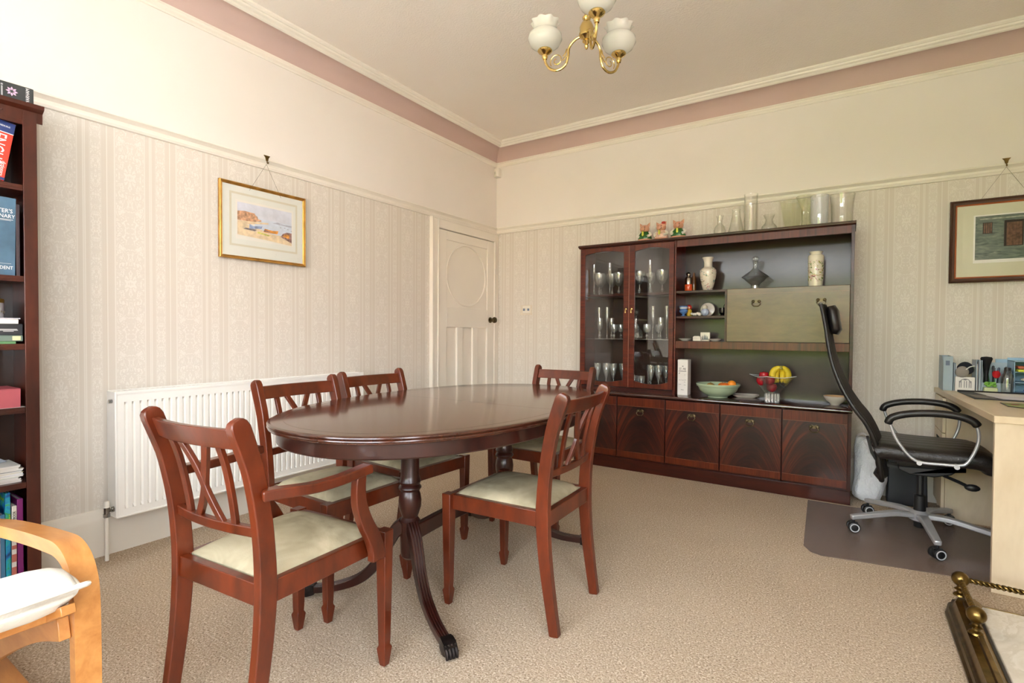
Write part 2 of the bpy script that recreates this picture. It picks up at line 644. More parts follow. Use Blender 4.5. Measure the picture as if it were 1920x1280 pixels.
# ================================================================== SETTING
ZR = 2.06                                    # picture rail: paper below, paint above
struct(obj('floor', MB().box(XL - .1, XR + .1, YF - .1, YB + .1, -0.05, 0), M['carpet']))
struct(obj('ceiling', MB().box(XL - .1, XR + .1, YF - .1, YB + .1, ZC, ZC + .08), M['ceiling']))
b = MB()
b.box(XL - .1, XL, YF - .1, YB + .1, 0, ZR, 0)
b.box(XL - .1, XL, YF - .1, YB + .1, ZR, ZC, 1)
struct(obj('wall_left', b, [M['paper_l'], M['frieze']]))
b = MB()
b.box(XL, XR + .1, YB, YB + .1, 0, ZR, 0)
b.box(XL, XR + .1, YB, YB + .1, ZR, ZC, 1)
struct(obj('wall_back', b, [M['paper_b'], M['frieze']]))
b = MB()
for q in ((YF, FILL_WIN[0], 0, ZR, 0), (FILL_WIN[1], YB, 0, ZR, 0), (FILL_WIN[0], FILL_WIN[1], 0, FILL_WIN[2], 0), (YF, FILL_WIN[0], ZR, ZC, 1), (FILL_WIN[1], YB, ZR, ZC, 1), (FILL_WIN[0], FILL_WIN[1], FILL_WIN[3], ZC, 1)):
    b.box(XR, XR + .1, q[0], q[1], q[2], q[3], q[4])
BX = 1.02                                    # face of the chimney breast
b.box(BX, XR, 0.95, 2.72, 0, ZR, 0)
b.box(BX, XR, 0.95, 2.72, ZR, ZC, 1)
struct(obj('wall_right', b, [M['paper_l'], M['frieze']]))
x0, x1, z0, z1 = WIN
b = MB()
for q in ((XL, x0, 0, ZC), (x1, XR, 0, ZC), (x0, x1, 0, z0), (x0, x1, z1, ZC)):
    b.box(q[0], q[1], YF - .1, YF, q[2], q[3], 0)
struct(obj('wall_front', b, M['frieze']))
# window with mullions, transom and panes
wn = struct(thing('window_1', '', ''))
for k in ('label', 'category'):
    del wn[k]
b = MB()
for i in range(4):
    xx = x0 + (x1 - x0) * i / 3
    b.box(max(x0, xx - .035), min(x1, xx + .035), YF - .09, YF - .02, z0, z1)
for zz in (z0 + .035, z1 - .035, z1 - .5):
    b.box(x0, x1, YF - .09, YF - .02, zz - .03, zz + .03)
objs('window_frame', b, M['white'], wn)
b = MB().box(x0 - .05, x1 + .05, YF - .1, YF + .12, z0 - .04, z0)
obj('window_sill', b, M['white'], wn)
for i in range(3):
    a0, a1 = x0 + (x1 - x0) * i / 3 + .035, x0 + (x1 - x0) * (i + 1) / 3 - .035
    for zz in ((z0 + .065, z1 - .53), (z1 - .47, z1 - .065)):
        obj('pane', MB().box(a0, a1, YF - .058, YF - .054, *zz), M['wpane'], wn)
fill_wn = struct(thing('fill_window', '', ''))  # unseen window, added to brighten the room
for k in ('label', 'category'):
    del fill_wn[k]
y0, y1, z0, z1 = FILL_WIN
b = MB()
for i in range(3):
    yy = y0 + (y1 - y0) * i / 2
    b.box(XR + .02, XR + .09, max(y0, yy - .035), min(y1, yy + .035), z0, z1)
for zz in (z0 + .035, z1 - .035, z1 - .5):
    b.box(XR + .02, XR + .09, y0, y1, zz - .03, zz + .03)
objs('window_frame', b, M['white'], fill_wn)
obj('window_sill', MB().box(XR - .12, XR + .1, y0 - .05, y1 + .05, z0 - .04, z0), M['white'], fill_wn)
for i in range(2):
    a0, a1 = y0 + (y1 - y0) * i / 2 + .035, y0 + (y1 - y0) * (i + 1) / 2 - .035
    for zz in ((z0 + .065, z1 - .53), (z1 - .47, z1 - .065)):
        obj('pane', MB().box(XR + .054, XR + .058, a0, a1, *zz), M['wpane'], fill_wn)
# garden outside, seen only as reflections and as the light's colour
g_ = struct(obj('lawn', MB().box(-16, 16, -22, -6.2, -.35, -.30), M['grass']))
g_ = struct(obj('bounce_terrace', MB().box(-8, 9, -6.2, YF - .12, -.35, -.29).box(XR + .12, 9, YF - .12, 6, -.35, -.29), C('bounce_paving', (204, 202, 198), .85, var=.06, scale=2)))  # paving added to bounce light indoors and dilute the lawn's green
b = MB()
pts = []
for ix in range(41):
    for iz in range(9):
        xx, zz = -4.6 + ix * .14, -.3 + iz * .36
        pts.append((xx, -9 + .35 * mnoise.noise(Vector((xx * .9, zz * 1.3, 3))), zz + .12 * mnoise.noise(Vector((xx, 5, 1)))))
fc = [(i * 9 + k, (i + 1) * 9 + k, (i + 1) * 9 + k + 1, i * 9 + k + 1) for i in range(40) for k in range(8)]
b.add(pts, fc)
b.add([(p[0], p[1] - 1.2, p[2]) for p in pts], fc)
hd = obj('garden_hedge', b, M['hedge'])
fn_ = obj('bounce_wall', MB().box(-14, -4.7, -9.6, -9.3, -.3, 2.0).box(1.1, 14, -9.6, -9.3, -.3, 2.0), C('bounce_brick', (176, 132, 112), .9, var=.1, scale=3))  # added out of view; warm colour offsets the hedge's green bounce
struct(fn_)
tag(hd, 'clipped green hedge across the garden outside the window behind the camera', 'hedge')

# ---- cornice (two lines of white moulding with a pink cove between) and picture rail
def run(name, prof_l, mat, n=None, left=True, back=True, yl0=YF):
    """prof: list of (out, z) swept along left wall then back wall, mitred in the corner"""
    b = MB()
    L = []
    for (o_, z_) in prof_l:
        L.append([(XL + o_, yl0, z_), (XL + o_, YB - o_, z_), (XR, YB - o_, z_)])
    n_ = len(prof_l)
    V = [p for row in L for p in row]
    Fc = []
    for i in range(n_ - 1):
        for k in range(2):
            Fc.append((i * 3 + k, i * 3 + k + 1, (i + 1) * 3 + k + 1, (i + 1) * 3 + k))
    b.add(V, Fc)
    return struct(obj(name, b, mat, smooth=18))


cove = [(0.0, 2.742)] + [(0.004 + .125 * (1 - math.cos(a)), 2.742 + .118 * math.sin(a)) for a in [R(x_) for x_ in range(8, 91, 9)]] + [(.155, 2.862), (.155, ZC)]
run('trim_1', cove, M['pink'])
run('trim_2', [(0, 2.704), (.008, 2.704), (.012, 2.712), (.022, 2.720), (.024, 2.732), (.018, 2.738), (.018, 2.746), (.006, 2.752), (0, 2.752)], M['white'])
run('trim_3', [(.126, 2.870), (.122, 2.852), (.130, 2.845), (.140, 2.850), (.146, 2.860), (.152, 2.856), (.164, 2.862), (.168, 2.872), (.176, 2.872), (.186, 2.880), (.188, ZC)], M['white'])
run('trim_4', [(0, 2.045), (.012, 2.047), (.016, 2.058), (.012, 2.066), (.014, 2.078), (.024, 2.088), (.034, 2.094), (.034, 2.100), (.026, 2.104), (.012, 2.104), (0, 2.108)], M['white'])
# skirting
sk = [(0, .222), (.006, .220), (.012, .208), (.012, .196), (.020, .182), (.022, .168), (.022, 0)]
b = MB()
def skirt(p0, p1, nx, ny):
    V = [(p0[0] + nx * o_, p0[1] + ny * o_, z_) for o_, z_ in sk] + [(p1[0] + nx * o_, p1[1] + ny * o_, z_) for o_, z_ in sk]
    n_ = len(sk)
    return V, [(i, i + 1, i + 1 + n_, i + n_) for i in range(n_ - 1)]
b.add(*skirt((XL, YF), (XL, 3.275), 1, 0))
struct(obj('baseboard_left', b, M['white']))
b = MB().add(*skirt((XL, YB), (XR, YB), 0, -1))
struct(obj('baseboard_back', b, M['white']))
b = MB()
b.add(*skirt((XR, YB), (XR, 2.72), -1, 0)).add(*skirt((BX, 2.72), (XR, 2.72), 0, 1))
struct(obj('baseboard_right', b, M['white']))

# ---- door on the left wall, in the corner
D0, D1, DT = 3.352, 4.175, 1.958
b = MB()
b.box(XL, XL + .032, 3.272, D0, 0, 2.046)
b.box(XL, XL + .032, D1, 4.246, 0, 2.046)
b.box(XL, XL + .032, D0, D1, DT, 2.046)
for q in ((3.272, 3.290), (D0 - .012, D0)):
    b.box(XL + .032, XL + .040, q[0], q[1], 0, 2.046)
b.box(XL + .032, XL + .040, 3.272, 4.246, 2.032, 2.046)
b.box(XL + .032, XL + .040, D1, D1 + .012, 0, DT + .012)
b.box(XL + .032, XL + .040, D0 - .012, D1 + .012, DT, DT + .012)
struct(obj('trim_5', b, M['white'], bevel=.003))
dr = thing('door_1', '', '')
for k in ('label', 'category'):
    del dr[k]
struct(dr)
XD = XL + .004
b = MB()
def hole_plate(b, y0, y1, z0, z1, cy_, cz_, ry, rz_, xa, xb, n=48):
    """square plate with a round hole"""
    V, Fc = [], []
    for x_ in (xa, xb):
        for i in range(n):
            a = 2 * PI * i / n
            c_, s_ = math.cos(a), math.sin(a)
            V.append((x_, cy_ + ry * c_, cz_ + rz_ * s_))
        for i in range(n):
            a = 2 * PI * i / n
            c_, s_ = math.cos(a), math.sin(a)
            k_ = 1 / max(abs(c_), abs(s_))
            yy = cy_ + (c_ * k_) * ((y1 - cy_) if c_ > 0 else (cy_ - y0))
            zz = cz_ + (s_ * k_) * ((z1 - cz_) if s_ > 0 else (cz_ - z0))
            V.append((x_, yy, zz))
    for i in range(n):
        j = (i + 1) % n
        Fc += [(i, j, n + j, n + i), (2 * n + i, 3 * n + i, 3 * n + j, 2 * n + j), (i, 2 * n + i, 2 * n + j, j)]
    b.add(V, Fc)
PY0, PY1, PZ0, PZ1 = 3.462, 4.066, 1.286, 1.872
obj('panel', MB().box(XD, XD + .006, PY0, PY1, PZ0, PZ1), M['white'], dr)
b = MB()
hole_plate(b, PY0, PY1, PZ0, PZ1, 3.758, 1.582, .288, .276, XD + .006, XD + .015)
pl_ = obj('panel', b, M['white'], dr)
b = MB()
ring = [(XD + .013, 3.758 + .288 * math.cos(2 * PI * i / 56), 1.582 + .276 * math.sin(2 * PI * i / 56)) for i in range(56)]
b.tube(ring, .008, 8, side=(1, 0, 0), closed=True)
obj('ring_moulding', b, M['white'], dr)
for y0_, y1_ in ((3.462, 3.610), (3.690, 3.838), (3.918, 4.066)):
    obj('panel', MB().box(XD, XD + .006, y0_, y1_, .20, 1.112), M['white'], dr)
F0 = XD + .024
for q in ((D0 + .004, PY0, .008, DT - .006), (PY1, D1 - .004, .008, DT - .006)):
    obj('stile', MB().box(XD, F0, q[0], q[1], q[2], q[3]), M['white'], dr, bevel=.003)
for q in ((PZ1, DT - .006), (1.112, PZ0), (.008, .20)):
    obj('rail', MB().box(XD, F0, PY0, PY1, q[0], q[1]), M['white'], dr, bevel=.003)
for q in ((3.610, 3.690), (3.838, 3.918)):
    obj('muntin', MB().box(XD, F0, q[0], q[1], .20, 1.112), M['white'], dr, bevel=.003)
kb = MB().lathe([(.028, 0), (.028, .006), (.012, .010), (.011, .03), (.024, .038), (.030, .052), (.026, .066), (.012, .072)], (F0, 4.112, 1.188), 20, 'X')
kn = obj('door_knob', kb, M['darkbrass'], dr)
kn['label'] = 'dark bronze door knob'
obj('hinge', MB().box(F0, F0 + .004, D0 - .004, D0 + .02, 1.68, 1.76).tube([(F0 + .006, D0, 1.68), (F0 + .006, D0, 1.76)], .005, 8), M['white'], dr)
# soft dark gap above door leaf comes from the recess itself

# ---- light switch plate, alarm sensor
sw = thing('light_switch', 'white two-gang light switch on the striped wallpaper beside the white door', 'light switch', (-2.616, YB - .001, 1.286))
obj('backplate', MB().box(-.067, .067, -.004, 0, -.048, .048), C('cream_plate', (222, 213, 196), .4), sw, bevel=.002)
obj('plate', MB().box(-.036, .050, -.014, -.004, -.030, .038), M['white'], sw, bevel=.003)
for q in (-.018, .030):
    obj('rocker', MB().box(q - .010, q + .010, -.018, -.013, -.008, .014), C('switch_blue_grey', (120, 130, 150), .4), sw, bevel=.001)
se = thing('alarm_sensor', 'small white motion sensor high in the wall corner', 'sensor', (-2.945, 4.222, 2.60))
b = MB().prism([(-.028, -.02), (.012, -.04), (.030, -.02), (.030, .03), (-.028, .03)], 0, .085, 'Z')
obj('housing', b, M['white'], se, bevel=.006)
obj('lens', MB().sphere((-.0, -.024, .038), .022, 12, (1, .5, 1)), C('sensor_lens', (206, 202, 196), .3), se)

# ---- radiator on the left wall
rd = thing('radiator', 'long white panel radiator under the framed watercolour', 'radiator', (-2.855, 1.0, .195))
RW, RH = 1.46, .59
b = MB()
nfl = 44
poly = []
for i in range(nfl):
    y_ = .03 + (RW - .06) * i / nfl
    st = (RW - .06) / nfl
    poly += [(y_ + st * .10, 0.0), (y_ + st * .26, -.012), (y_ + st * .40, -.012), (y_ + st * .54, 0.0)]
V, Fc = [], []
prof = [(0.004, 0.0)] + poly + [(RW - .004, 0.0)]
zz = [(.0, 0.0, 0), (.035, 0.0, 0), (.05, 0.0, 1), (RH - .065, 0.0, 1), (RH - .05, 0.0, 0), (RH - .006, 0.0, 0)]
for (z_, dx, k_) in zz:
    for (y_, d_) in prof:
        V.append((d_ * k_, y_, z_))
n_ = len(prof)
for i in range(len(zz) - 1):
    for k in range(n_ - 1):
        Fc.append((i * n_ + k, i * n_ + k + 1, (i + 1) * n_ + k + 1, (i + 1) * n_ + k))
b.add(V, Fc)
obj('front_panel', b, M['rad'], rd, smooth=25)
obj('back_panel', MB().box(-.085, -.078, 0.004, RW - .004, 0, RH - .006), M['rad'], rd)
b = MB().box(-.09, .002, -.004, .006, .0, RH).box(-.09, .002, RW - .006, RW + .004, .0, RH)
objs('side_cover', b, M['rad'], rd, bevel=.002)
b = MB().box(-.09, -.082, 0, RW, RH - .012, RH + .002).box(-.006, .004, 0, RW, RH - .012, RH + .002)
for i in range(60):
    y_ = .01 + (RW - .02) * i / 60
    b.box(-.082, -.006, y_, y_ + .012, RH - .006, RH)
obj('top_grille', b, M['rad'], rd)
obj('bottom_fold', MB().box(-.006, .006, 0, RW, -.003, .006), M['rad'], rd, bevel=.002)
b = MB().tube([(-.02, -.032, .02), (-.02, -.032, .055)], .012, 12).tube([(-.02, -.032, .04), (-.02, .0, .04)], .009, 12).tube([(-.02, -.012, .04), (-.02, -.002, .04)], .014, 6)
b.tube([(-.02, -.032, .01), (-.02, -.032, .026)], .014, 6)
obj('valve', b, M['chrome'], rd)
obj('valve_cap', MB().lathe([(.013, 0), (.012, .02), (.009, .03)], (-.02, -.032, .055), 14), M['pipe'], rd)
obj('pipe', MB().tube([(-.02, -.032, -.193), (-.02, -.032, .012)], .0085, 12), M['pipe'], rd)
obj('bleed_valve', MB().tube([(-.03, -.018, RH - .045), (-.03, .0, RH - .045)], .009, 8), M['chrome'], rd)

# ================================================================== PICTURES
def hook(parent_label, loc, n, along):
    """brass picture hook sitting over the rail; n = outward normal, along = wall direction"""
    h_ = thing('picture_hook', parent_label, 'picture hook', loc, group=None)
    n = Vector(n)
    al = Vector(along)
    b = MB()
    P = [(-.020, .020), (.020, .020), (.010, .006), (.006, -.012), (-.006, -.012), (-.010, .006)]
    V = []
    for d_ in (.036, .040):
        for (a_, z_) in P:
            V.append(tuple(n * d_ + al * a_ + Vector((0, 0, z_))))
    k = len(P)
    b.add(V, [tuple(range(k)), tuple(range(2 * k - 1, k - 1, -1))] + [(i, (i + 1) % k, (i + 1) % k + k, i + k) for i in range(k)])
    obj('plate', b, M['aged'], h_)
    b = MB().tube([tuple(n * .038 + Vector((0, 0, -.010))), tuple(n * .042 + Vector((0, 0, -.026))), tuple(n * .05 + Vector((0, 0, -.03))), tuple(n * .054 + Vector((0, 0, -.02)))], .003, 8)
    obj('hook', b, M['aged'], h_)
    return h_


# watercolour on left wall (normal +X, along +Y)
wy0, wy1, wz0, wz1 = 1.525, 2.068, 1.486, 1.922
pc = thing('framed_watercolour', 'gilt-framed harbour watercolour hanging above the radiator', 'picture', (XL + .012, 1.0, 0))
def FX(y0, y1, z0, z1, xa, xb):
    return MB().box(xa, xb, y0 - 1.0, y1 - 1.0, z0, z1)
obj('backing', FX(wy0 + .004, wy1 - .004, wz0 + .004, wz1 - .004, 0, .008), C('backing_board', (120, 100, 76), .8), pc)
def mitred(y0, y1, z0, z1, w_, prof, off=1.0):
    """four-sided frame; prof: (t 0..1 across width, x)"""
    V = []
    for t_, x_ in prof:
        d_ = w_ * t_
        V += [(x_, y0 + d_ - off, z0 + d_), (x_, y1 - d_ - off, z0 + d_), (x_, y1 - d_ - off, z1 - d_), (x_, y0 + d_ - off, z1 - d_)]
    Fc = []
    for i in range(len(prof) - 1):
        for k in range(4):
            k2 = (k + 1) % 4
            Fc.append((i * 4 + k, i * 4 + k2, (i + 1) * 4 + k2, (i + 1) * 4 + k))
    return MB().add(V, Fc)
obj('frame', mitred(wy0, wy1, wz0, wz1, .018, [(0, 0), (0, .018), (.2, .022), (.5, .020), (.62, .014), (.8, .016), (1, .012), (1, .004)]), M['gold'], pc, smooth=20)
obj('mount', FX(wy0 + .015, wy1 - .015, wz0 + .015, wz1 - .015, .008, .010), C('mount_card', (226, 228, 220), .8, var=.01), pc)
b = mitred(1.583, 2.012, 1.560, 1.868, .012, [(0, .0101), (0, .0106), (1, .0106), (1, .0101)])
obj('mount_line', b, C('mount_band', (214, 210, 190), .8, var=.01), pc)
# painted sheet: flat picture in watercolour washes
A0, A1, B0, B1 = 1.628, 1.972, 1.610, 1.818
wc = [C('sheet_cream', (232, 230, 222), .8, var=.01), C('wash_sky', (212, 216, 228), .8, var=.05, scale=18), C('wash_sea', (206, 216, 230), .8, var=.04, scale=30),
      C('wash_stone', (204, 158, 124), .8, var=.25, scale=60), C('wash_sand', (226, 206, 172), .8, var=.08, scale=40), C('wash_hull_blue', (150, 168, 204), .8, var=.2, scale=50),
      C('wash_hull_orange', (216, 146, 62), .8, var=.2, scale=60), C('wash_rock', (158, 122, 116), .8, var=.3, scale=70), C('wash_hill', (178, 182, 198), .8, var=.1, scale=40),
      C('wash_weed', (204, 200, 110), .8, var=.2, scale=50), C('wash_shadow', (122, 116, 120), .8, var=.2, scale=50)]
b = MB()
def flatpoly(pts, mi, lift):
    V = [(.0108 + lift, A0 + (A1 - A0) * p[0] - 1.0, B0 + (B1 - B0) * p[1]) for p in pts]
    b.add(V, [tuple(range(len(V)))], mi)
flatpoly([(-.03, -.04), (1.03, -.04), (1.03, 1.04), (-.03, 1.04)], 0, 0)
flatpoly([(0, .50), (1, .50), (1, .98), (0, .98)], 1, .0001)
flatpoly([(.30, .28), (1, .16), (1, .60), (.30, .63)], 2, .0002)
flatpoly([(.62, .56), (.72, .61), (.86, .57), (1, .585), (1, .53), (.8, .545)], 8, .0003)
flatpoly([(0, .08), (.5, .04), (1, -.02), (1, .22), (.6, .24), (.4, .32), (0, .44)], 4, .0003)
flatpoly([(0, .48), (.30, .50), (.36, .53), (.42, .54), (.42, .58), (.36, .60), (.35, .66), (.31, .70), (.30, .74), (.12, .76), (0, .73)], 3, .0004)
flatpoly([(0, .34), (.36, .46), (.55, .50), (.55, .54), (.40, .52), (0, .47)], 4, .0005)
flatpoly([(.20, .28), (.42, .34), (.44, .42), (.36, .40), (.28, .38), (.21, .42)], 5, .0006)
flatpoly([(.10, .26), (.30, .24), (.34, .29), (.14, .30)], 10, .0007)
flatpoly([(.46, .26), (.72, .26), (.74, .36), (.62, .34), (.48, .36)], 6, .0006)
flatpoly([(.46, .28), (.58, .27), (.58, .31), (.47, .33)], 7, .0008)
flatpoly([(.34, .20), (.54, .16), (.60, .19), (.36, .25)], 9, .0006)
flatpoly([(.78, .20), (1, .06), (1, .36), (.9, .36), (.82, .30)], 7, .0006)
flatpoly([(.82, .22), (.95, .18), (.96, .30), (.86, .30)], 6, .0007)
for q in ((.76, .47), (.84, .48), (.90, .45), (.97, .42)):
    flatpoly([(q[0], q[1]), (q[0] + .035, q[1] - .004), (q[0] + .03, q[1] + .015)], 10, .0005)
obj('painting', b, wc, pc, smooth=0)
obj('glazing', FX(wy0 + .017, wy1 - .017, wz0 + .017, wz1 - .017, .0128, .0129), M['picglass'], pc)
b = MB().tube([(.02, 1.80 - 1.0, 2.07), (.010, 1.80 - .10 - 1.0, wz1 - .03)], .0009, 6).tube([(.02, 1.80 - 1.0, 2.07), (.010, 1.80 + .10 - 1.0, wz1 - .03)], .0009, 6)
obj('cord', b, C('picture_wire', (120, 112, 100), .5), pc)
hook('brass picture hook on the rail above the harbour watercolour', (XL, 1.80, 2.100), (1, 0, 0), (0, 1, 0))

# stone hut print on back wall (normal -Y, along X)
def mitred_y(x0, x1, z0, z1, w_, prof, ox, oy=0):
    V = []
    for t_, d_ in prof:
        q = w_ * t_
        V += [(x0 + q - ox, -d_, z0 + q), (x1 - q - ox, -d_, z0 + q), (x1 - q - ox, -d_, z1 - q), (x0 + q - ox, -d_, z1 - q)]
    return MB().add(V, [(i * 4 + k, i * 4 + (k + 1) % 4, (i + 1) * 4 + (k + 1) % 4, (i + 1) * 4 + k) for i in range(len(prof) - 1) for k in range(4)])
hx0, hx1, hz0, hz1 = .512, 1.035, 1.398, 1.905
ph = thing('framed_print', 'dark wood framed print of a stone hut on the back wall above the desk', 'picture', (.76, YB - .012, 0))
obj('frame', mitred_y(hx0, hx1, hz0, hz1, .026, [(0, 0), (0, .02), (.25, .026), (.6, .02), (1, .018), (1, .006)], .76), C('dark_frame_wood', (74, 44, 28), .35, coat=.3), ph, smooth=20)
obj('slip', mitred_y(hx0 + .025, hx1 - .025, hz0 + .025, hz1 - .025, .010, [(0, .014), (.3, .019), (1, .012), (1, .008)], .76), C('orange_frame_slip', (176, 92, 40), .35, coat=.3), ph, smooth=20)
obj('mount', MB().box(hx0 + .02 - .76, hx1 - .02 - .76, -.009, 0, hz0 + .02, hz1 - .02), C('green_cream_mount', (212, 212, 186), .8, var=.01), ph)
t = NT('hut_stonework_print')
v = t.obj((10, 10, 34))
vo = t.n('TexVoronoi', Vector=v, Scale=2.2)
nn = t.noise(t.obj((20, 20, 60)), 1.0, 5, .7, .6)
cc = t.ramp(nn, [(.3, srgb(22, 34, 32)), (.48, srgb(66, 86, 78)), (.62, srgb(106, 122, 102)), (.78, srgb(170, 176, 160))])
M['hut'] = t.pbr(t.mix(.35, cc, t.ramp(vo.outputs['Distance'], [(0, (.02, .03, .03)), (.5, (.25, .3, .24))])), .7)
b = MB()
q = .76
px0, px1, pz0, pz1 = .634, 1.0, 1.535, 1.800
b.box(px0 - .008 - q, px1 + .008 - q, -.0100, -.009, pz0 - .02, pz1 + .008, 0)
b.box(px0 - q, px1 - q, -.0105, -.0100, pz0, pz1, 1)
b.box(px0 + .02 - q, px1 - q, -.0108, -.0105, 1.778, 1.786, 2)
b.box(.668 - q, .712 - q, -.0109, -.0105, 1.692, 1.760, 3)
for k in range(4):
    b.box(.672 + k * .010 - q, .6795 + k * .010 - q, -.0112, -.0109, 1.695, 1.756, 4)
b.box(.765 - q, .850 - q, -.0109, -.0105, 1.610, 1.765, 3)
for k in range(5):
    b.box(.776 + k * .0138 - q, .789 + k * .0138 - q, -.0112, -.0109, 1.614, 1.752, 4)
obj('print', b, [C('print_margin', (236, 236, 228), .7), M['hut'], C('hut_lintel', (150, 156, 140), .8, var=.2, scale=60), C('hut_dark', (34, 26, 20), .8), C('hut_door_brown', (104, 76, 56), .8, var=.25, scale=60)], ph, smooth=0)
obj('glazing', MB().box(hx0 + .03 - q, hx1 - .03 - q, -.0151, -.015, hz0 + .03, hz1 - .03), M['picglass'], ph)
b = MB().tube([(0.005, -.025, 2.08), (-.12, -.008, hz1 - .03)], .0009, 6).tube([(0.005, -.025, 2.08), (.13, -.008, hz1 - .03)], .0009, 6)
obj('cord', b, C('picture_wire', (120, 112, 100), .5), ph)
hook('brass picture hook on the rail above the stone hut print', (.765, YB, 2.112), (0, -1, 0), (1, 0, 0))

# ================================================================== DISPLAY UNIT
UX, UY = -0.945, 3.854
ux0, ux1 = -1.905, 0.016
YUF = 3.955                                  # front of the upper part
YBK = YB - .026                              # back of the unit, clear of the skirting
un = thing('display_cabinet', 'large dark mahogany display unit with glazed doors, drop flap and five flame-veneer cupboards', 'cabinet', (UX, UY, 0))


def ub(x0, x1, y0, y1, z0, z1):
    return MB().box(x0 - UX, x1 - UX, y0 - UY, y1 - UY, z0, z1)


obj('plinth', ub(ux0, ux1, 3.862, YBK, 0, .088), M['unit'], un, bevel=.003)
b = ub(ux0, ux0 + .018, 3.872, YBK, .088, .582)
for q in (-1.139, -.367):
    b.box(q - .009 - UX, q + .009 - UX, 3.872 - UY, YBK - UY, .088, .582)
b.box(ux1 - .018 - UX, ux1 - UX, 3.858 - UY, YBK - UY, .088, .582)
b.box(ux0 - UX, ux1 - UX, 3.872 - UY, YBK - UY, .088, .104).box(ux0 - UX, ux1 - UX, YBK - .006 - UY, YBK - UY, .088, .582)
objs('lower_carcass', b, M['unit'], un)
edges = [ux0, -1.529, -1.149, -.762, -.371, .0]
bail = MB()
bail.lathe([(.007, 0), (.009, -.002), (.006, -.004), (.006, -.008), (.0001, -.010)], (-.015, 0, 0), 10, 'Y').lathe([(.007, 0), (.009, -.002), (.006, -.004), (.006, -.008), (.0001, -.010)], (.015, 0, 0), 10, 'Y')
bail.tube([(-.015, -.008, 0), (-.021, -.011, -.014), (-.012, -.013, -.026), (.012, -.013, -.026), (.021, -.011, -.014), (.015, -.008, 0)], .0028, 8)
bail.prism([(-.020, .006), (-.010, .011), (0, .006), (.010, .011), (.020, .006), (.013, -.006), (0, -.010), (-.013, -.006)], -.0022, 0, 'Y')
bail.v = [(p[0] * 1.25, p[1] * 1.2, p[2] * 1.25) for p in bail.v]
bail_me = None


def bail_on(parent, x, y, z):
    global bail_me
    if bail_me is None:
        o = obj('handle', bail, M['darkbrass'], parent, loc=(x, y, z))
        bail_me = o.data
    else:
        o = bpy.data.objects.new('handle', bail_me)
        o.parent = parent
        o.location = (x, y, z)
        COL.objects.link(o)
    return o


for i in range(5):
    a0, a1 = edges[i] + .0022, edges[i + 1] - .0022
    wd = a1 - a0
    hgt = .575 - .100
    b = MB()
    b.box(-wd / 2, wd / 2, 0, .018, -hgt / 2, hgt / 2)
    d = obj('door', b, M['unit'], un, loc=((a0 + a1) / 2 - UX, 3.854 - UY, .100 + hgt / 2), bevel=.0015)
    e = .004
    obj('flame_panel', MB().box(-wd / 2 + e, wd / 2 - e, -.0012, 0, -hgt / 2 + .052, hgt / 2 - .070), M['flame'], d)
    b = MB().box(-wd / 2 + e, wd / 2 - e, -.0012, 0, -hgt / 2 + e, -hgt / 2 + .048).box(-wd / 2 + e, wd / 2 - e, -.0012, 0, hgt / 2 - .066, hgt / 2 - e)
    objs('crossbanding', b, M['unit_band'], d)
    b = MB().box(-wd / 2 + e, wd / 2 - e, -.0014, 0, -hgt / 2 + .0487, -hgt / 2 + .0512).box(-wd / 2 + e, wd / 2 - e, -.0014, 0, hgt / 2 - .0692, hgt / 2 - .0667)
    objs('stringing', b, C('inlay_line', (120, 66, 40), .3), d)
    bail_on(d, 0, -.0012, hgt / 2 - .100)
obj('countertop', MB().prism([(3.840 - UY, .588), (3.843 - UY, .584), (3.852 - UY, .580), (YBK - UY, .580), (YBK - UY, .605), (3.852 - UY, .605), (3.843 - UY, .602), (3.840 - UY, .597)], ux0 - .004 - UX, ux1 + .004 - UX, 'X'), M['ctop'], un)
# upper carcass
b = ub(ux0, ux0 + .018, YUF + .004, YBK, .605, 1.775)
b.box(-1.116 - .010 - UX, -1.116 + .008 - UX, YUF - UY, YBK - UY, .605, 1.775)
objs('upright', b, M['unit_stile'], un, bevel=.001)
obj('upright', ub(ux1 - .019, ux1, YUF, YBK, .605, 1.775), M['unit'], un, bevel=.001)
obj('cabinet_floor', ub(ux0 + .018, -1.126, YUF + .02, YBK, .618, .632), M['unit'], un)
obj('cabinet_plinth', ub(ux0 + .0, -1.108, YUF + .006, YUF + .02, .605, .630), M['unit'], un)
b = MB().prism([(YUF - .022 - UY, 1.779), (YUF - .024 - UY, 1.790), (YUF - .016 - UY, 1.796), (YBK - UY, 1.797), (YBK - UY, 1.772), (YUF - .006 - UY, 1.772), (YUF - .010 - UY, 1.778)], ux0 - .010 - UX, ux1 + .006 - UX, 'X')
obj('top_board', b, M['unit'], un)
obj('pelmet', ub(-1.106, ux1 - .019, YUF + .002, YUF + .020, 1.722, 1.772), M['unit_band'], un)
obj('back_panel', ub(ux0 + .018, ux1 - .019, YBK - .008, YBK, .605, 1.772), M['unit_back'], un)
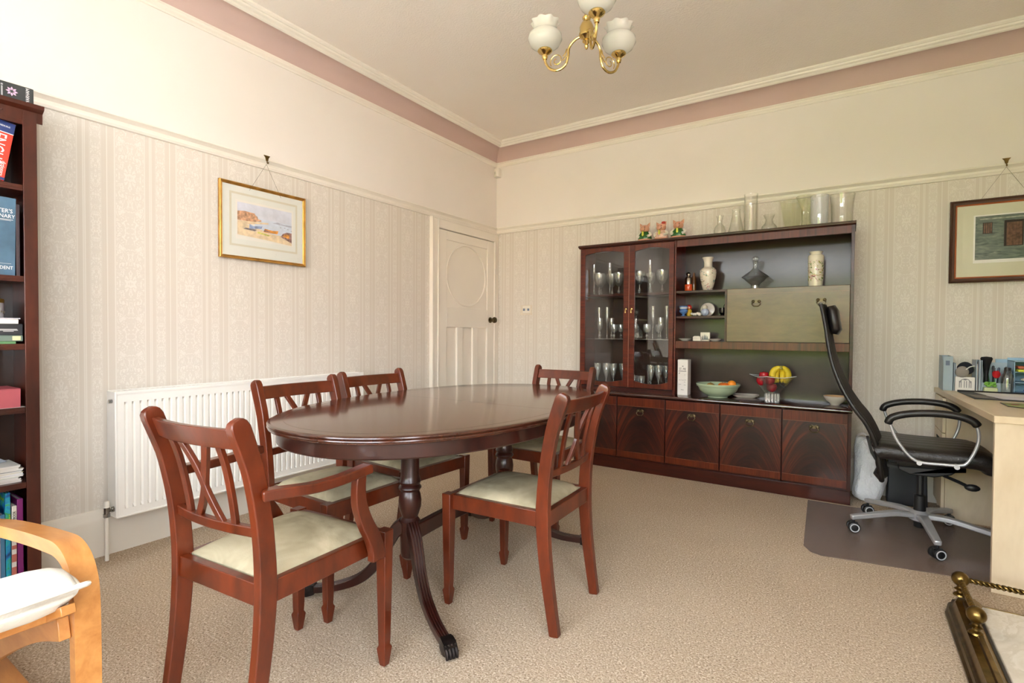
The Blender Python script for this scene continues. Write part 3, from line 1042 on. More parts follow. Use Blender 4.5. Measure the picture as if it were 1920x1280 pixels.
# glass doors
for a0, a1, kx in ((ux0 + .002, -1.4795, -1), (-1.4765, -1.1175, 1)):
    dx = (a0 + a1) / 2
    wd = a1 - a0
    z0_, z1_ = .640, 1.768
    dd = thing('glass_door', '', '')
    for k in ('label', 'category'):
        del dd[k]
    dd.parent = un
    dd.location = (dx - UX, YUF - UY, 0)
    w2 = wd / 2
    st = .044
    b = MB()
    for q in ((-w2, -w2 + st), (w2 - st, w2)):
        b.box(q[0], q[1], 0, .018, z0_, z1_)
    objs('stile', b, M['unit_stile'], dd, bevel=.0015)
    b = MB()
    n_ = 14
    xs_ = [(-w2 + st) + (wd - 2 * st) * i / n_ for i in range(n_ + 1)]
    arch = lambda x_: .022 * math.cos(PI * x_ / (wd - 2 * st))
    b.prism([(x_, 1.716 + arch(x_)) for x_ in xs_] + [(w2 - st, z1_), (-w2 + st, z1_)], 0.001, .017, 'Y')
    b.prism([(x_, .694 - arch(x_)) for x_ in xs_][::-1] + [(-w2 + st, z0_), (w2 - st, z0_)], 0.001, .017, 'Y')
    objs('rail', b, M['unit_band'], dd)
    obj('pane', MB().box(-w2 + st - .004, w2 - st + .004, .007, .010, .665, 1.742), M['pane'], dd)
    kk = MB().lathe([(.007, 0), (.007, -.003), (.003, -.004), (.003, -.012)], ((w2 - .022) * (-kx), 0, 1.262), 10, 'Y')
    kk.tube([((w2 - .022) * (-kx), -.010, 1.262), ((w2 - .022) * (-kx), -.014, 1.250), ((w2 - .022) * (-kx), -.013, 1.232)], lambda i: (.002, .0035, .0055)[i], 8)
    obj('drop_pull', kk, M['brass'], dd)
    b = MB().tube([(w2 + .0008 if kx < 0 else -w2 - .0008, -.0012, z0_), (w2 + .0008 if kx < 0 else -w2 - .0008, -.0012, z1_)], .0009, 6)
    obj('edge_bead', b, C('pale_edge_bead', (170, 120, 96), .3), dd)
# glass and wood shelves inside the glazed part
obj('shelf', ub(ux0 + .018, -1.126, YUF + .03, YBK - .01, 1.372, 1.390), M['unit'], un, bevel=.002)
gs = obj('glass_shelf', ub(ux0 + .018, -1.126, YUF + .03, YBK - .01, 1.019, 1.025), M['crystal'], un)
# open niche column shelves
for z_ in (1.392, 1.203):
    obj('shelf', ub(-1.106, -.745, YUF + .004, YBK - .01, z_ - .018, z_), M['unit'], un, bevel=.002)
obj('divider', ub(-.760, -.745, YUF + .002, YBK - .01, 1.015, 1.392), M['unit'], un, bevel=.001)
obj('shelf', ub(-1.106, ux1 - .019, YUF + .004, YBK - .01, .999, 1.015), M['unit'], un)
obj('cross_rail', ub(-1.106, ux1 - .019, YUF - .001, YUF + .018, .960, 1.013), M['unit_band'], un, bevel=.0015)
obj('shelf', ub(-.745, ux1 - .019, YUF + .004, YBK - .01, 1.379, 1.393), M['unit'], un, bevel=.001)
fx0, fx1 = -.744, ux1 - .020
fl_ = obj('drop_flap', MB().box(-(fx1 - fx0) / 2, (fx1 - fx0) / 2, 0, .018, -.187, .187), M['unit_panel'], un, loc=((fx0 + fx1) / 2 - UX, YUF - .003 - UY, 1.2035), bevel=.002)
bail_on(fl_, -.178, -.001, .095)
bail_on(fl_, .212, -.001, .095)
obj('stringing', MB().box(-(fx1 - fx0) / 2 + .004, (fx1 - fx0) / 2 - .004, -.0008, .0, .150, .152), C('inlay_line', (120, 66, 40), .3), fl_)

# ------------------------------------------------------------------ glassware in the cabinet
GY = 4.085


def goblet(name, h, r, stem, mat, bowl='tulip', seg=18, ball=0.0):
    """parts: foot+stem, bowl"""
    t_ = thing(name, 'x', 'glass')
    st_ = h * stem
    prof = [(r * .82, 0), (r * .82, .002), (r * .3, .005), (.0045, .010), (.0038, st_ * .5), (.0038, st_ * .9), (.006, st_)]
    if ball:
        prof = [(r * .82, 0), (r * .82, .002), (r * .3, .005), (.006, .010), (.012, .018), (.0135, .026), (.011, .034), (.005, .042), (.0045, st_ * .9), (.007, st_)]
    obj('stem', MB().lathe(prof, seg=seg), mat, t_)
    H_ = h - st_
    if bowl == 'flute':
        bp = [(.004, st_), (r * .55, st_ + H_ * .10), (r * .82, st_ + H_ * .3), (r * .95, st_ + H_ * .6), (r, h)]
    elif bowl == 'goblet':
        bp = [(.004, st_), (r * .45, st_ + H_ * .10), (r * .85, st_ + H_ * .40), (r, st_ + H_ * .7), (r * 1.0, h)]
    elif bowl == 'cone':
        bp = [(.004, st_), (r * .32, st_ + H_ * .12), (r * .78, st_ + H_ * .5), (r, st_ + H_ * .82), (r * .94, h)]
    else:
        bp = [(.004, st_), (r * .7, st_ + H_ * .12), (r, st_ + H_ * .42), (r * .98, st_ + H_ * .7), (r * .9, h)]
    lip = [(bp[-1][0] - .0012, h)]
    obj('bowl', MB().lathe(bp + lip + [(q[0] * .93, q[1] + .002) for q in bp[::-1][1:]], seg=seg, cap=False), mat, t_)
    return t_


def ordinal(k, n):
    return 'leftmost' if k == 0 else 'rightmost' if k == n - 1 else ('second', 'third', 'fourth', 'fifth', 'sixth')[k - 1] + ' from left'


protos = {}


def place(kind, x, y, z, label, group, mk):
    if kind not in protos:
        protos[kind] = mk()
        o = protos[kind]
        o.location = (x, y, z)
    else:
        o = dup(protos[kind], (x, y, z))
    o['label'] = label
    o['group'] = group
    return o


LD, RD = 'left glazed door', 'right glazed door'
top_z, mid_z, bot_z = 1.3905, 1.0255, .6325
mk_fl = lambda: goblet('champagne_flute', .262, .017, .46, M['glass'], 'flute')
mk_wg = lambda: goblet('wine_glass', .172, .041, .42, M['crystal'], 'goblet', ball=1)
mk_lg = lambda: goblet('wine_goblet', .180, .046, .36, M['crystal'], 'goblet', ball=1)
mk_st = lambda: goblet('liqueur_glass', .150, .030, .40, M['crystal'], 'tulip', ball=1)
mk_cg = lambda: goblet('cordial_glass', .170, .024, .38, M['crystal'], 'tulip', ball=1)
mk_sg = lambda: goblet('sherry_glass', .118, .030, .38, M['crystal'], 'tulip', ball=1)
mk_cp = lambda: goblet('crystal_goblet', .182, .030, .30, M['crystal'], 'cone')
G = 'glasses inside the glazed cabinet'
for x_, y_, n_ in ((-1.838, GY, 'champagne flute at the left end, top shelf, left glazed door'), (-1.682, GY - .03, 'champagne flute in front of goblets, top shelf, left glazed door'),
                   (-1.338, GY - .04, 'champagne flute beside the wine glasses, top shelf, right glazed door')):
    place('fl', x_, y_, top_z, 'tall thin ' + n_, 'champagne flutes in the cabinet', mk_fl)
for k, (x_, y_) in enumerate(((-1.806, GY + .075), (-1.770, GY - .045), (-1.700, GY + .065), (-1.612, GY - .005))):
    place('lg', x_, y_, top_z, 'large crystal goblet, ' + ordinal(k, 4) + ' of four, top shelf, left glazed door', 'large goblets on the top left shelf', mk_lg)
for k, (x_, y_) in enumerate(((-1.446, GY + .025), (-1.415, GY - .065), (-1.365, GY + .065))):
    place('wg', x_, y_, top_z, 'crystal wine glass, ' + ('leftmost', 'middle one', 'rightmost')[k] + ' of three, top shelf, right glazed door', 'wine glasses on the top right shelf', mk_wg)
place('lg', -1.246, GY - .02, top_z, 'large crystal goblet alone at the right end, top shelf, right glazed door', G, mk_lg)
for x_, y_, n_ in ((-1.797, GY + .02, 'left of the pair on the glass shelf behind the left door'), (-1.716, GY - .0, 'right of the pair on the glass shelf behind the left door'),
                   (-1.318, GY - .02, 'in the middle of the glass shelf behind the right door'), (-1.214, GY, 'at the right end of the glass shelf behind the right door')):
    place('fl', x_, y_, mid_z, 'tall thin champagne flute, ' + n_, 'champagne flutes in the cabinet', mk_fl)
for x_, y_, n_ in ((-1.762, GY - .04, 'between the two flutes on the left glass shelf'), (-1.692, GY + .04, 'right of both flutes on the left glass shelf'),
                   (-1.252, GY - .03, 'near the right end of the right glass shelf')):
    place('cg', x_, y_, mid_z, 'slim cut crystal glass ' + n_, 'slim glasses on the glass shelf', mk_cg)
for k, (x_, y_) in enumerate(((-1.645, GY - .02), (-1.608, GY + .04))):
    place('sg', x_, y_, mid_z, 'short sherry glass, ' + ('left', 'right')[k] + ' of the two on the left glass shelf', 'sherry glasses on the left glass shelf', mk_sg)
place('sg', -1.445, GY - .07, mid_z, 'short cut crystal sherry glass standing right in front of the square-cut decanter', 'x', mk_sg)['group'] = G
for k, (x_, y_) in enumerate(((-1.380, GY + .03), (-1.356, GY - .05), (-1.296, GY + .06))):
    place('sg', x_, y_, mid_z, 'short sherry glass, ' + ('leftmost', 'middle one', 'rightmost')[k] + ' of three on the right glass shelf', 'sherry glasses on the right glass shelf', mk_sg)
dc = thing('crystal_decanter', 'cut crystal decanter with diamond-cut stopper behind the right glazed door', 'decanter', (-1.470, GY + .01, mid_z))
obj('body', MB().lathe([(.038, 0), (.052, .004), (.058, .03), (.052, .065), (.026, .10), (.014, .125), (.013, .165), (.020, .178)], seg=16, wave=lambda i, a: .05 * math.cos(8 * a)), M['crystal'], dc, smooth=20)
obj('stopper', MB().lathe([(.010, .170), (.011, .185), (.026, .205), (.030, .225), (.022, .242), (.0001, .246)], seg=10), M['crystal'], dc, smooth=10)
for k, (x_, y_) in enumerate(((-1.812, GY + .03), (-1.778, GY - .045), (-1.741, GY + .05), (-1.706, GY - .03), (-1.668, GY + .04), (-1.638, GY - .045), (-1.600, GY + .06))):
    place('cp', x_, y_, bot_z, 'crystal goblet, ' + ordinal(k, 7) + ' of seven, bottom shelf, left glazed door', 'crystal goblets at the bottom left', mk_cp)
for k, (x_, y_) in enumerate(((-1.356, GY + .04), (-1.322, GY - .04), (-1.291, GY + .055), (-1.262, GY - .035), (-1.222, GY + .025))):
    place('cp', x_, y_, bot_z, 'crystal goblet, ' + ordinal(k, 5) + ' of five, bottom shelf, right glazed door', 'crystal goblets at the bottom right', mk_cp)
for k, (x_, y_) in enumerate(((-1.462, GY - .02), (-1.398, GY - .05))):
    def mk_tb():
        t_ = thing('tumbler', 'x', 'glass')
        obj('body', MB().lathe([(.024, 0), (.026, .004), (.031, .095), (.030, .095), (.025, .006), (.0001, .006)], seg=20, cap=False), M['crystal'], t_)
        return t_
    place('tb', x_, y_, bot_z, ('left', 'right')[k] + ' plain glass tumbler at the bottom behind the right glazed door', 'tumblers in the cabinet', mk_tb)

# ------------------------------------------------------------------ ornaments in the open column
t = NT('famille_rose_vase')
v = t.obj((1, 1, 1))
nn = t.noise(v, 38, 4, .6, 1.2)
n2 = t.noise(v, 22, 2, .5, 0)
deco = t.ramp(nn, [(0, (0, 0, 0)), (.56, (0, 0, 0)), (.60, (1, 1, 1)), (1, (1, 1, 1))])
dcol = t.ramp(n2, [(.38, srgb(92, 134, 140)), (.46, srgb(132, 160, 130)), (.56, srgb(206, 128, 130)), (.66, srgb(90, 110, 160))])
M['rose'] = t.pbr(t.mix(deco, srgb(222, 216, 200), dcol), .2, 0, None, .3)
vs = thing('porcelain_vase', 'tall cream porcelain vase painted with pink and blue flowers', 'vase', (-.901, 4.06, 1.3925))
obj('body', MB().lathe([(.030, 0), (.034, .004), (.044, .045), (.056, .10), (.060, .135), (.058, .155), (.044, .170), (.033, .176)], seg=28, cap=True), M['rose'], vs)
obj('neck', MB().lathe([(.033, .176), (.029, .185), (.030, .215), (.035, .235), (.042, .247), (.041, .250), (.030, .240), (.026, .2)], seg=28, cap=False), C('vase_cream', (222, 216, 200), .2, coat=.3), vs)
rb = thing('orange_caddy', 'small orange and silver lidded jar left of the cream porcelain vase', 'jar', (-1.048, 4.08, 1.3925))
obj('body', MB().lathe([(.026, 0), (.028, .003), (.028, .052), (.026, .056)], seg=20), C('orange_lacquer', (214, 84, 42), .25, coat=.4), rb)
obj('collar', MB().lathe([(.027, .056), (.027, .100), (.020, .112), (.012, .116)], seg=20), C('silver_bright', (180, 172, 160), .2, metal=1.0), rb)
obj('lid', MB().lathe([(.012, .116), (.016, .122), (.018, .136), (.010, .148), (.0001, .150)], seg=16), C('silver_bright', (180, 172, 160), .2, metal=1.0), rb)
db = thing('glass_bottle', 'small dark amber bottle behind the orange jar', 'bottle', (-1.018, 4.12, 1.3925))
obj('body', MB().lathe([(.018, 0), (.019, .004), (.019, .10), (.009, .125), (.009, .148)], seg=16), C('amber_bottle', (96, 60, 30), .15, coat=.5), db)
bj = thing('blue_jug', 'pale blue pottery cup with white relief on the middle shelf', 'jug', (-1.075, 4.05, 1.2035))
obj('body', MB().lathe([(.018, 0), (.018, .004), (.008, .010), (.010, .016), (.030, .032), (.032, .044), (.024, .054), (.026, .062), (.032, .078), (.030, .078), (.022, .060), (.0001, .050)], seg=20, cap=False), C('wedge_blue', (92, 134, 196), .45), bj)
obj('relief', MB().lathe([(.0265, .056), (.0285, .062), (.0300, .070)], seg=20, cap=False, wave=lambda i, a: .05 + .03 * math.cos(6 * a)), C('relief_white', (214, 220, 228), .5), bj)
fg = thing('doll_figurine', 'red and yellow painted doll figure behind the pale blue cup', 'figurine', (-1.042, 4.09, 1.2035))
obj('body', MB().lathe([(.016, 0), (.020, .010), (.018, .045), (.012, .055)], seg=16), C('doll_yellow', (208, 172, 50), .3), fg)
obj('head', MB().sphere((0, 0, .070), .020, 14), C('doll_red', (186, 38, 34), .3), fg)
obj('face', MB().sphere((0, -.014, .068), .011, 10, (1, .6, 1)), C('doll_face', (222, 180, 150), .4), fg)
pt = thing('china_plate', 'round white china plate propped upright at the back of the middle shelf', 'plate', (-.918, 4.14, 1.2045))
pm = MB().lathe([(.0001, .008), (.030, .006), (.050, .002), (.053, -.002), (.050, -.002), (.030, .000), (.0001, .002)], seg=32, cap=False)
pm.move(Matrix.Translation((0, 0, .052)) @ Matrix.Rotation(R(82), 4, 'X'))
obj('dish', pm, C('china_white', (222, 216, 206), .2, coat=.3), pt)
for k, (x_, y_) in enumerate(((-.935, 4.045),)):
    bc = thing('baby_figurine', 'pale blue and white reclining china figure in front of the plate', 'figurine', (x_, y_, 1.2035))
    b = MB().sphere((.020, 0, .030), .030, 18, (1, .8, 1))
    obj('body', b, C('pale_blue_china', (170, 182, 204), .2, coat=.3), bc)
    obj('head', MB().sphere((.018, -.002, .066), .020, 16), C('cream_china', (216, 208, 192), .2, coat=.3), bc)
    b = MB()
    for i in range(5):
        b.sphere((-.020 - i * .014, .002 * (i % 2), .014 + .004 * (i % 3 == 1)), .015 - .001 * i, 12, (1, .8, .9))
    obj('cloth', b, C('china_white', (222, 216, 206), .2, coat=.3), bc)
mt = thing('mustard_pot', 'small dark metal pot with spoon at the right end of the middle shelf', 'pot', (-.792, 4.05, 1.2035))
obj('body', MB().lathe([(.018, 0), (.020, .003), (.012, .008), (.024, .022), (.026, .045), (.024, .060)], seg=18), C('pewter_dark', (60, 56, 52), .25, metal=.9), mt)
obj('spoon', MB().tube([(.004, 0, .055), (.010, -.002, .075), (.018, -.004, .088)], .0022, 8), C('pewter_dark', (60, 56, 52), .25, metal=.9), mt)


def dish_small(x_, label):
    t_ = thing('trinket_dish', label, 'dish', (x_, 4.03, 1.0155))
    obj('body', MB().lathe([(.024, 0), (.026, .003), (.044, .012), (.050, .018), (.048, .018), (.040, .012), (.0001, .005)], seg=28, cap=False), C('china_white', (222, 216, 206), .2, coat=.3), t_)
    return t_


dish_small(-1.054, 'small white china dish at the left of the lowest open shelf')
dish_small(-.838, 'small white china dish at the right of the lowest open shelf')
cb = thing('china_box', 'white square china tile with small blue figures on the lowest open shelf', 'ornament', (-.916, 4.07, 1.0155))
obj('body', MB().box(-.034, .034, -.012, .012, 0, .066), C('china_white', (222, 216, 206), .2, coat=.3), cb, bevel=.003)
b = MB()
for x_, h_ in ((-.016, .030), (-.004, .038), (.006, .034), (.016, .026)):
    b.prism([(x_ - .004, .014), (x_ + .005, .014), (x_ + .003, .014 + h_ * .7), (x_ + .001, .014 + h_), (x_ - .002, .014 + h_ * .7)], -.0126, -.012, 'Y')
b.box(-.024, .024, -.0126, -.012, .010, .014)
obj('decoration', b, C('delft_print', (84, 96, 104), .4), cb)
cb2 = thing('china_trinket_box', 'low white lidded china box in front of the square tile', 'box', (-.965, 4.025, 1.0155))
obj('body', MB().box(-.028, .028, -.018, .018, 0, .022), C('china_white', (222, 216, 206), .2, coat=.3), cb2, bevel=.003)
obj('lid', MB().prism([(-.029, .022), (.029, .022), (.026, .032), (.016, .038), (-.016, .038), (-.026, .032)], -.019, .019, 'Y'), C('china_white', (222, 216, 206), .2, coat=.3), cb2, bevel=.002)

# decanter and right-hand vase in the upper niche
dk = thing('glass_decanter', 'wide diamond-shaped darkened clear glass decanter with round stopper', 'decanter', (-.577, 4.07, 1.3935))
obj('body', MB().lathe([(.028, 0), (.030, .006), (.026, .022), (.034, .036), (.070, .068), (.092, .086), (.070, .104), (.034, .128), (.017, .150), (.015, .185), (.020, .196)], seg=32), M['darkglass'], dk)
obj('stopper', MB().sphere((0, 0, .216), .024, 16, (1, 1, .8)).lathe([(.010, .186), (.014, .200)], seg=12), M['crystal'], dk)
obj('base_ring', MB().lathe([(.030, 0), (.031, .006), (.027, .024), (.028, .03), (.024, .028)], seg=24, cap=False), M['crystal'], dk)
t = NT('blossom_vase')
v = t.obj((1, 1, 1))
sp = t.n('SeparateXYZ', i0=t.n('TexCoord').outputs['Object'])
nn = t.noise(v, 55, 4, .6, .8)
zf = t.ramp(sp.outputs['Z'], [(0, (0, 0, 0)), (.03, (0, 0, 0)), (.05, (1, 1, 1)), (.165, (1, 1, 1)), (.18, (0, 0, 0))])
deco = t.ramp(nn, [(0, (0, 0, 0)), (.52, (0, 0, 0)), (.56, (1, 1, 1)), (1, (1, 1, 1))])
dcol = t.ramp(t.noise(v, 30, 2), [(.40, srgb(96, 130, 70)), (.5, srgb(176, 170, 90)), (.58, srgb(200, 130, 140)), (.66, srgb(110, 70, 60))])
M['blossom'] = t.pbr(t.mix(t.math('MULTIPLY', deco, zf), srgb(226, 220, 200), dcol), .2, 0, None, .3)
v2 = thing('cylinder_vase', 'cream cylindrical vase painted with green and pink blossom, at the right of the top niche', 'vase', (-.202, 4.07, 1.3935))
obj('body', MB().lathe([(.040, 0), (.043, .003), (.046, .05), (.047, .12), (.048, .205), (.044, .214), (.034, .217), (.034, .222), (.042, .236), (.040, .238), (.031, .226), (.030, .1)], seg=32, cap=False).lathe([(.040, 0), (.0001, 0.001)], seg=32, cap=False), M['blossom'], v2)

# counter things
wb = thing('wine_box', 'tall white carton with faint grey print standing on the counter beside the glazed door', 'box', (-1.056, 4.02, .6055))
obj('carton', MB().box(-.038, .038, -.045, .045, 0, .268), M['paper'], wb, bevel=.0015)
fy = -.0455
mt_ = lambda x_, z_: frame_m((x_, fy, z_), (1, 0, 0), (0, 0, 1))
tx = text_mesh('lettering', 'ST. PIE', .026, M['print'], wb, mt_(-.001, .196), xs=.72)
b = MB().box(-.030, .027, fy - .0004, fy, .178, .183).box(-.004, .006, fy - .0004, fy, .215, .222)
b.prism([(-.030, .158), (-.022, .162), (-.017, .172), (-.026, .168)], fy - .0004, fy, 'Y')
for x_, z_, w_ in ((-.028, .112, .012), (-.012, .113, .006), (-.002, .112, .010), (.012, .114, .014), (.012, .098, .008), (.010, .076, .014), (-.028, .080, .018), (.014, .152, .006)):
    b.box(x_, x_ + w_, fy - .0004, fy, z_, z_ + .0025)
obj('print', b, C('grey_print', (130, 130, 132), .6), wb, smooth=0)
tx2 = text_mesh('lettering', 'PINO', .010, M['print'], wb, mt_(-.001, .040), xs=.9)
bw = thing('ceramic_bowl', 'wide pale green ceramic bowl holding oranges', 'bowl', (-.806, 4.00, .6055))
obj('body', MB().lathe([(.064, 0), (.068, .002), (.069, .008), (.072, .012), (.104, .028), (.128, .052), (.138, .074), (.140, .080), (.148, .083), (.153, .096), (.150, .102), (.142, .099), (.132, .078), (.100, .038), (.060, .020), (.0001, .018)], seg=48, cap=False), C('celadon', (168, 188, 158), .22, coat=.4, var=.02), bw)
for x_, y_, z_, s_, n_, c_, nm, ct in ((-.855 + .10, 3.985, .686, .034, 'orange in the middle of the green bowl, the deeper one', (222, 112, 40), 'orange_fruit', 'orange'),
                                       (-.712, 4.00, .706, .030, 'bright orange at the right edge of the green bowl', (240, 146, 40), 'orange_fruit', 'orange'),
                                       (-.790, 4.065, .680, .032, 'half-hidden orange at the back of the green bowl', (226, 124, 44), 'orange_fruit', 'orange'),
                                       (-.856, 3.990, .680, .033, 'brownish pear lying at the left in the green bowl', (150, 120, 60), 'pear_fruit', 'pear')):
    fo = thing(nm, n_, ct, (x_, y_, z_))
    obj('flesh', MB().sphere((0, 0, 0), s_, 20, (1, 1, .92)), C(nm + str(c_[1]), c_, .5, bump=.2, scale=20), fo)
    obj('stalk', MB().lathe([(.003, 0), (.002, .004)], (0, 0, s_ * .90), 8), C('stalk', (80, 70, 36), .7), fo)
tp = thing('serving_dish', 'flat white square dish on the counter behind the green bowl', 'dish', (-.640, 4.125, .6055), rz=R(8))
b = MB()
n_ = 28
def sq(r_, z_):
    return [(r_ * math.copysign(abs(math.cos(a)) ** .35, math.cos(a)), .8 * r_ * math.copysign(abs(math.sin(a)) ** .35, math.sin(a)), z_) for a in [2 * PI * (i + .5) / n_ for i in range(n_)]]
rows = [sq(.060, 0), sq(.085, .014), sq(.092, .020), sq(.089, .020), sq(.080, .014), sq(.055, .006), sq(.001, .006)]
V = [p for r_ in rows for p in r_]
b.add(V, [(i * n_ + k, i * n_ + (k + 1) % n_, (i + 1) * n_ + (k + 1) % n_, (i + 1) * n_ + k) for i in range(len(rows) - 1) for k in range(n_)])
obj('body', b, C('china_white', (222, 216, 206), .2, coat=.3), tp)
fb = thing('glass_fruit_bowl', 'flared clear cut-glass fruit bowl of red apples and bananas', 'bowl', (-.452, 4.03, .6055), rz=R(38))
def sq4(r_, z_):
    c_ = []
    for k in range(4):
        a0_ = PI / 4 + k * PI / 2
        a1_ = a0_ + PI / 2
        for j in range(5):
            q = j / 5
            c_.append(((1 - q) * r_ * math.cos(a0_) + q * r_ * math.cos(a1_), (1 - q) * r_ * math.sin(a0_) + q * r_ * math.sin(a1_), z_ - (.010 * math.sin(PI * q) if r_ > .12 else 0)))
    return c_
rows = [sq4(.046, .045), sq4(.060, .055), sq4(.150, .158), sq4(.180, .176), sq4(.176, .178), sq4(.146, .162), sq4(.055, .060), sq4(.002, .055)]
V = [p for r_ in rows for p in r_]
b = MB().add(V, [(i * 20 + k, i * 20 + (k + 1) % 20, (i + 1) * 20 + (k + 1) % 20, (i + 1) * 20 + k) for i in range(len(rows) - 1) for k in range(20)])
b.v = [(p[0] * .84, p[1] * .84, p[2]) for p in b.v]
obj('basin', b, M['glass'], fb, smooth=20)
rim_ = [(p[0] * .84, p[1] * .84, p[2] + .001) for p in sq4(.179, .1765)]
obj('rim', MB().tube(rim_, .0022, 6, closed=True), C('glass_rim_glint', (214, 222, 226), .15, coat=.5), fb)
b = MB()
for k in range(12):
    a = 2 * PI * k / 12
    b.lathe([(.009, 0), (.011, .02), (.009, .052)], (.040 * math.cos(a), .040 * math.sin(a), 0), 8)
obj('ribbed_base', b, M['crystal'], fb, smooth=30)
for i, (x_, y_, z_, n_) in enumerate(((-.452, 4.005, .700, 'red apple lowest in the glass fruit bowl, just above its base'), (-.518, 4.01, .742, 'red apple against the left side of the glass fruit bowl'),
                                       (-.462, 3.975, .750, 'red apple at the front of the glass fruit bowl, facing the room'), (-.510, 4.07, .774, 'red apple high at the back left of the glass fruit bowl'))):
    ap = thing('apple', n_, 'apple', (x_, y_, z_))
    obj('flesh', MB().lathe([(.0001, -.030), (.012, -.032), (.026, -.022), (.034, -.002), (.034, .012), (.026, .026), (.012, .029), (.0001, .022)], seg=20, cap=False), C('apple_red', (166, 24, 36), .22, coat=.3, var=.15, scale=18), ap)
    obj('stalk', MB().tube([(0, 0, .020), (.002, .001, .036)], .0015, 6), C('stalk', (80, 70, 36), .7), ap)
bn = thing('banana_bunch', 'bunch of yellow bananas curved over the apples in the glass bowl', 'bananas', (-.398, 4.02, .784))
for k in range(4):
    a = R((-140, -95, -50, -10)[k])
    pth = smooth_path([(0.0, 0, .052), (.018, 0, .050), (.040, 0, .030), (.048, 0, -.004), (.036, 0, -.034), (.022, 0, -.046)], 4)
    n_ = len(pth)
    rr = lambda i: max(.004, .019 * math.sin(PI * min(1, (i + 1.2) / (n_ + 1.2))) ** .6)
    b = MB().tube(pth, rr, 8)
    b.move(Matrix.Rotation(a + PI, 4, 'Z') @ Matrix.Diagonal((1.15, 1, 1.05, 1)))
    obj('banana', b, C('banana_yellow', (232, 206, 52), .45, var=.06, scale=20), bn, smooth=60)
obj('crown', MB().lathe([(.012, .045), (.010, .062), (.006, .068)], seg=10), C('banana_crown', (150, 140, 50), .6), bn)
b2 = thing('small_bowl', 'small white footed bowl with a tan inside at the right end of the counter', 'bowl', (-.075, 4.03, .6055))
obj('body', MB().lathe([(.026, 0), (.028, .004), (.030, .010), (.054, .028), (.068, .052), (.070, .060)], seg=32, cap=False), C('china_white', (222, 216, 206), .2, coat=.3), b2)
obj('inside', MB().lathe([(.0700, .060), (.0665, .0605), (.052, .034), (.028, .016), (.0001, .014)], seg=32, cap=False), C('tan_glaze', (206, 170, 128), .3), b2)

# ------------------------------------------------------------------ on top of the unit
TZ = 1.7975


def pig(x_, y_, s_, label, coat, hat):
    t_ = thing('pig_figurine', label, 'figurine', (x_, y_, TZ), rz=R(rnd.uniform(-8, 8)), group='pig figurines on the cabinet top')
    pink = C('pig_pink', (206, 150, 122), .3, coat=.3, var=.05)
    obj('base', MB().lathe([(.050 * s_, 0), (.056 * s_, .008 * s_), (.052 * s_, .022 * s_), (.03 * s_, .026 * s_)], seg=24, sy=.8), pink, t_)
    obj('jacket', MB().lathe([(.050 * s_, .016 * s_), (.054 * s_, .030 * s_), (.046 * s_, .055 * s_), (.030 * s_, .078 * s_), (.022 * s_, .084 * s_)], seg=24, sy=.8), coat, t_)
    b = MB()
    for sx_ in (-1, 1):
        b.tube(smooth_path([(sx_ * .034 * s_, 0, .070 * s_), (sx_ * .050 * s_, -.012 * s_, .052 * s_), (sx_ * .036 * s_, -.036 * s_, .040 * s_)], 4), .011 * s_, 8)
    objs('sleeves', b, C('pig_white_sleeve', (226, 222, 206), .35), t_, smooth=60)
    obj('tie', MB().prism([(-.006 * s_, .078 * s_), (.006 * s_, .078 * s_), (.008 * s_, .050 * s_), (0, .042 * s_), (-.006 * s_, .050 * s_)], -.046 * s_, -.034 * s_, 'Y'), C('pig_yellow_tie', (206, 206, 70), .35), t_)
    b = MB().sphere((0, -.004 * s_, .102 * s_), .034 * s_, 18, (1.1, .95, .9))
    b.lathe([(.016 * s_, 0), (.015 * s_, -.010 * s_), (.010 * s_, -.013 * s_)], (0, -.033 * s_, .098 * s_), 14, 'Y')
    obj('head', b, pink, t_)
    b = MB()
    for sx_ in (-1, 1):
        o_ = len(b.v)
        b.lathe([(.013 * s_, 0), (.012 * s_, .012 * s_), (.0005, .034 * s_)], (0, 0, 0), 10, sy=.4)
        b.move(Matrix.Translation((sx_ * .024 * s_, 0, .118 * s_)) @ Matrix.Rotation(R(28 * sx_), 4, 'Y'), o_)
    objs('ears', b, pink, t_)
    b = MB()
    for sx_ in (-1, 1):
        b.sphere((sx_ * .012 * s_, -.032 * s_, .112 * s_), .0035 * s_, 8)
    objs('eyes', b, C('pig_eye', (30, 22, 20), .3), t_)
    if hat:
        obj('hat', MB().lathe([(.018 * s_, 0), (.016 * s_, .016 * s_), (.0001, .022 * s_)], (.018 * s_, 0, .128 * s_), 14), C('pig_red_hat', (176, 60, 46), .35), t_)
    return t_


gcoat = C('pig_green', (44, 104, 46), .25, coat=.4)
pig(-1.390, 4.06, 1.05, 'ceramic pig in a green jacket, leftmost of the three on the cabinet top', gcoat, False)
pig(-1.257, 4.06, 1.03, 'ceramic pig with a red cap and pale floral clothes, middle of the three', C('pig_floral', (222, 186, 166), .3, var=.2, scale=60), True)
pig(-1.124, 4.06, 1.05, 'ceramic pig in a green jacket, rightmost of three, nearest the glass vases', gcoat, False)


def gvase(name, x_, y_, prof, mat, label, seg=28, th=.003, wave=None, group='clear glass vases on the cabinet top'):
    t_ = thing(name, label, 'vase', (x_, y_, TZ), group=group)
    inner = [(max(.0005, r_ - th), z_) for r_, z_ in prof[::-1][:-1]] + [(.0005, prof[0][1] + .008)]
    b = MB().lathe([(.0005, prof[0][1])] + prof + inner, seg=seg, cap=False, wave=wave)
    obj('body', b, mat, t_, smooth=30)
    return t_


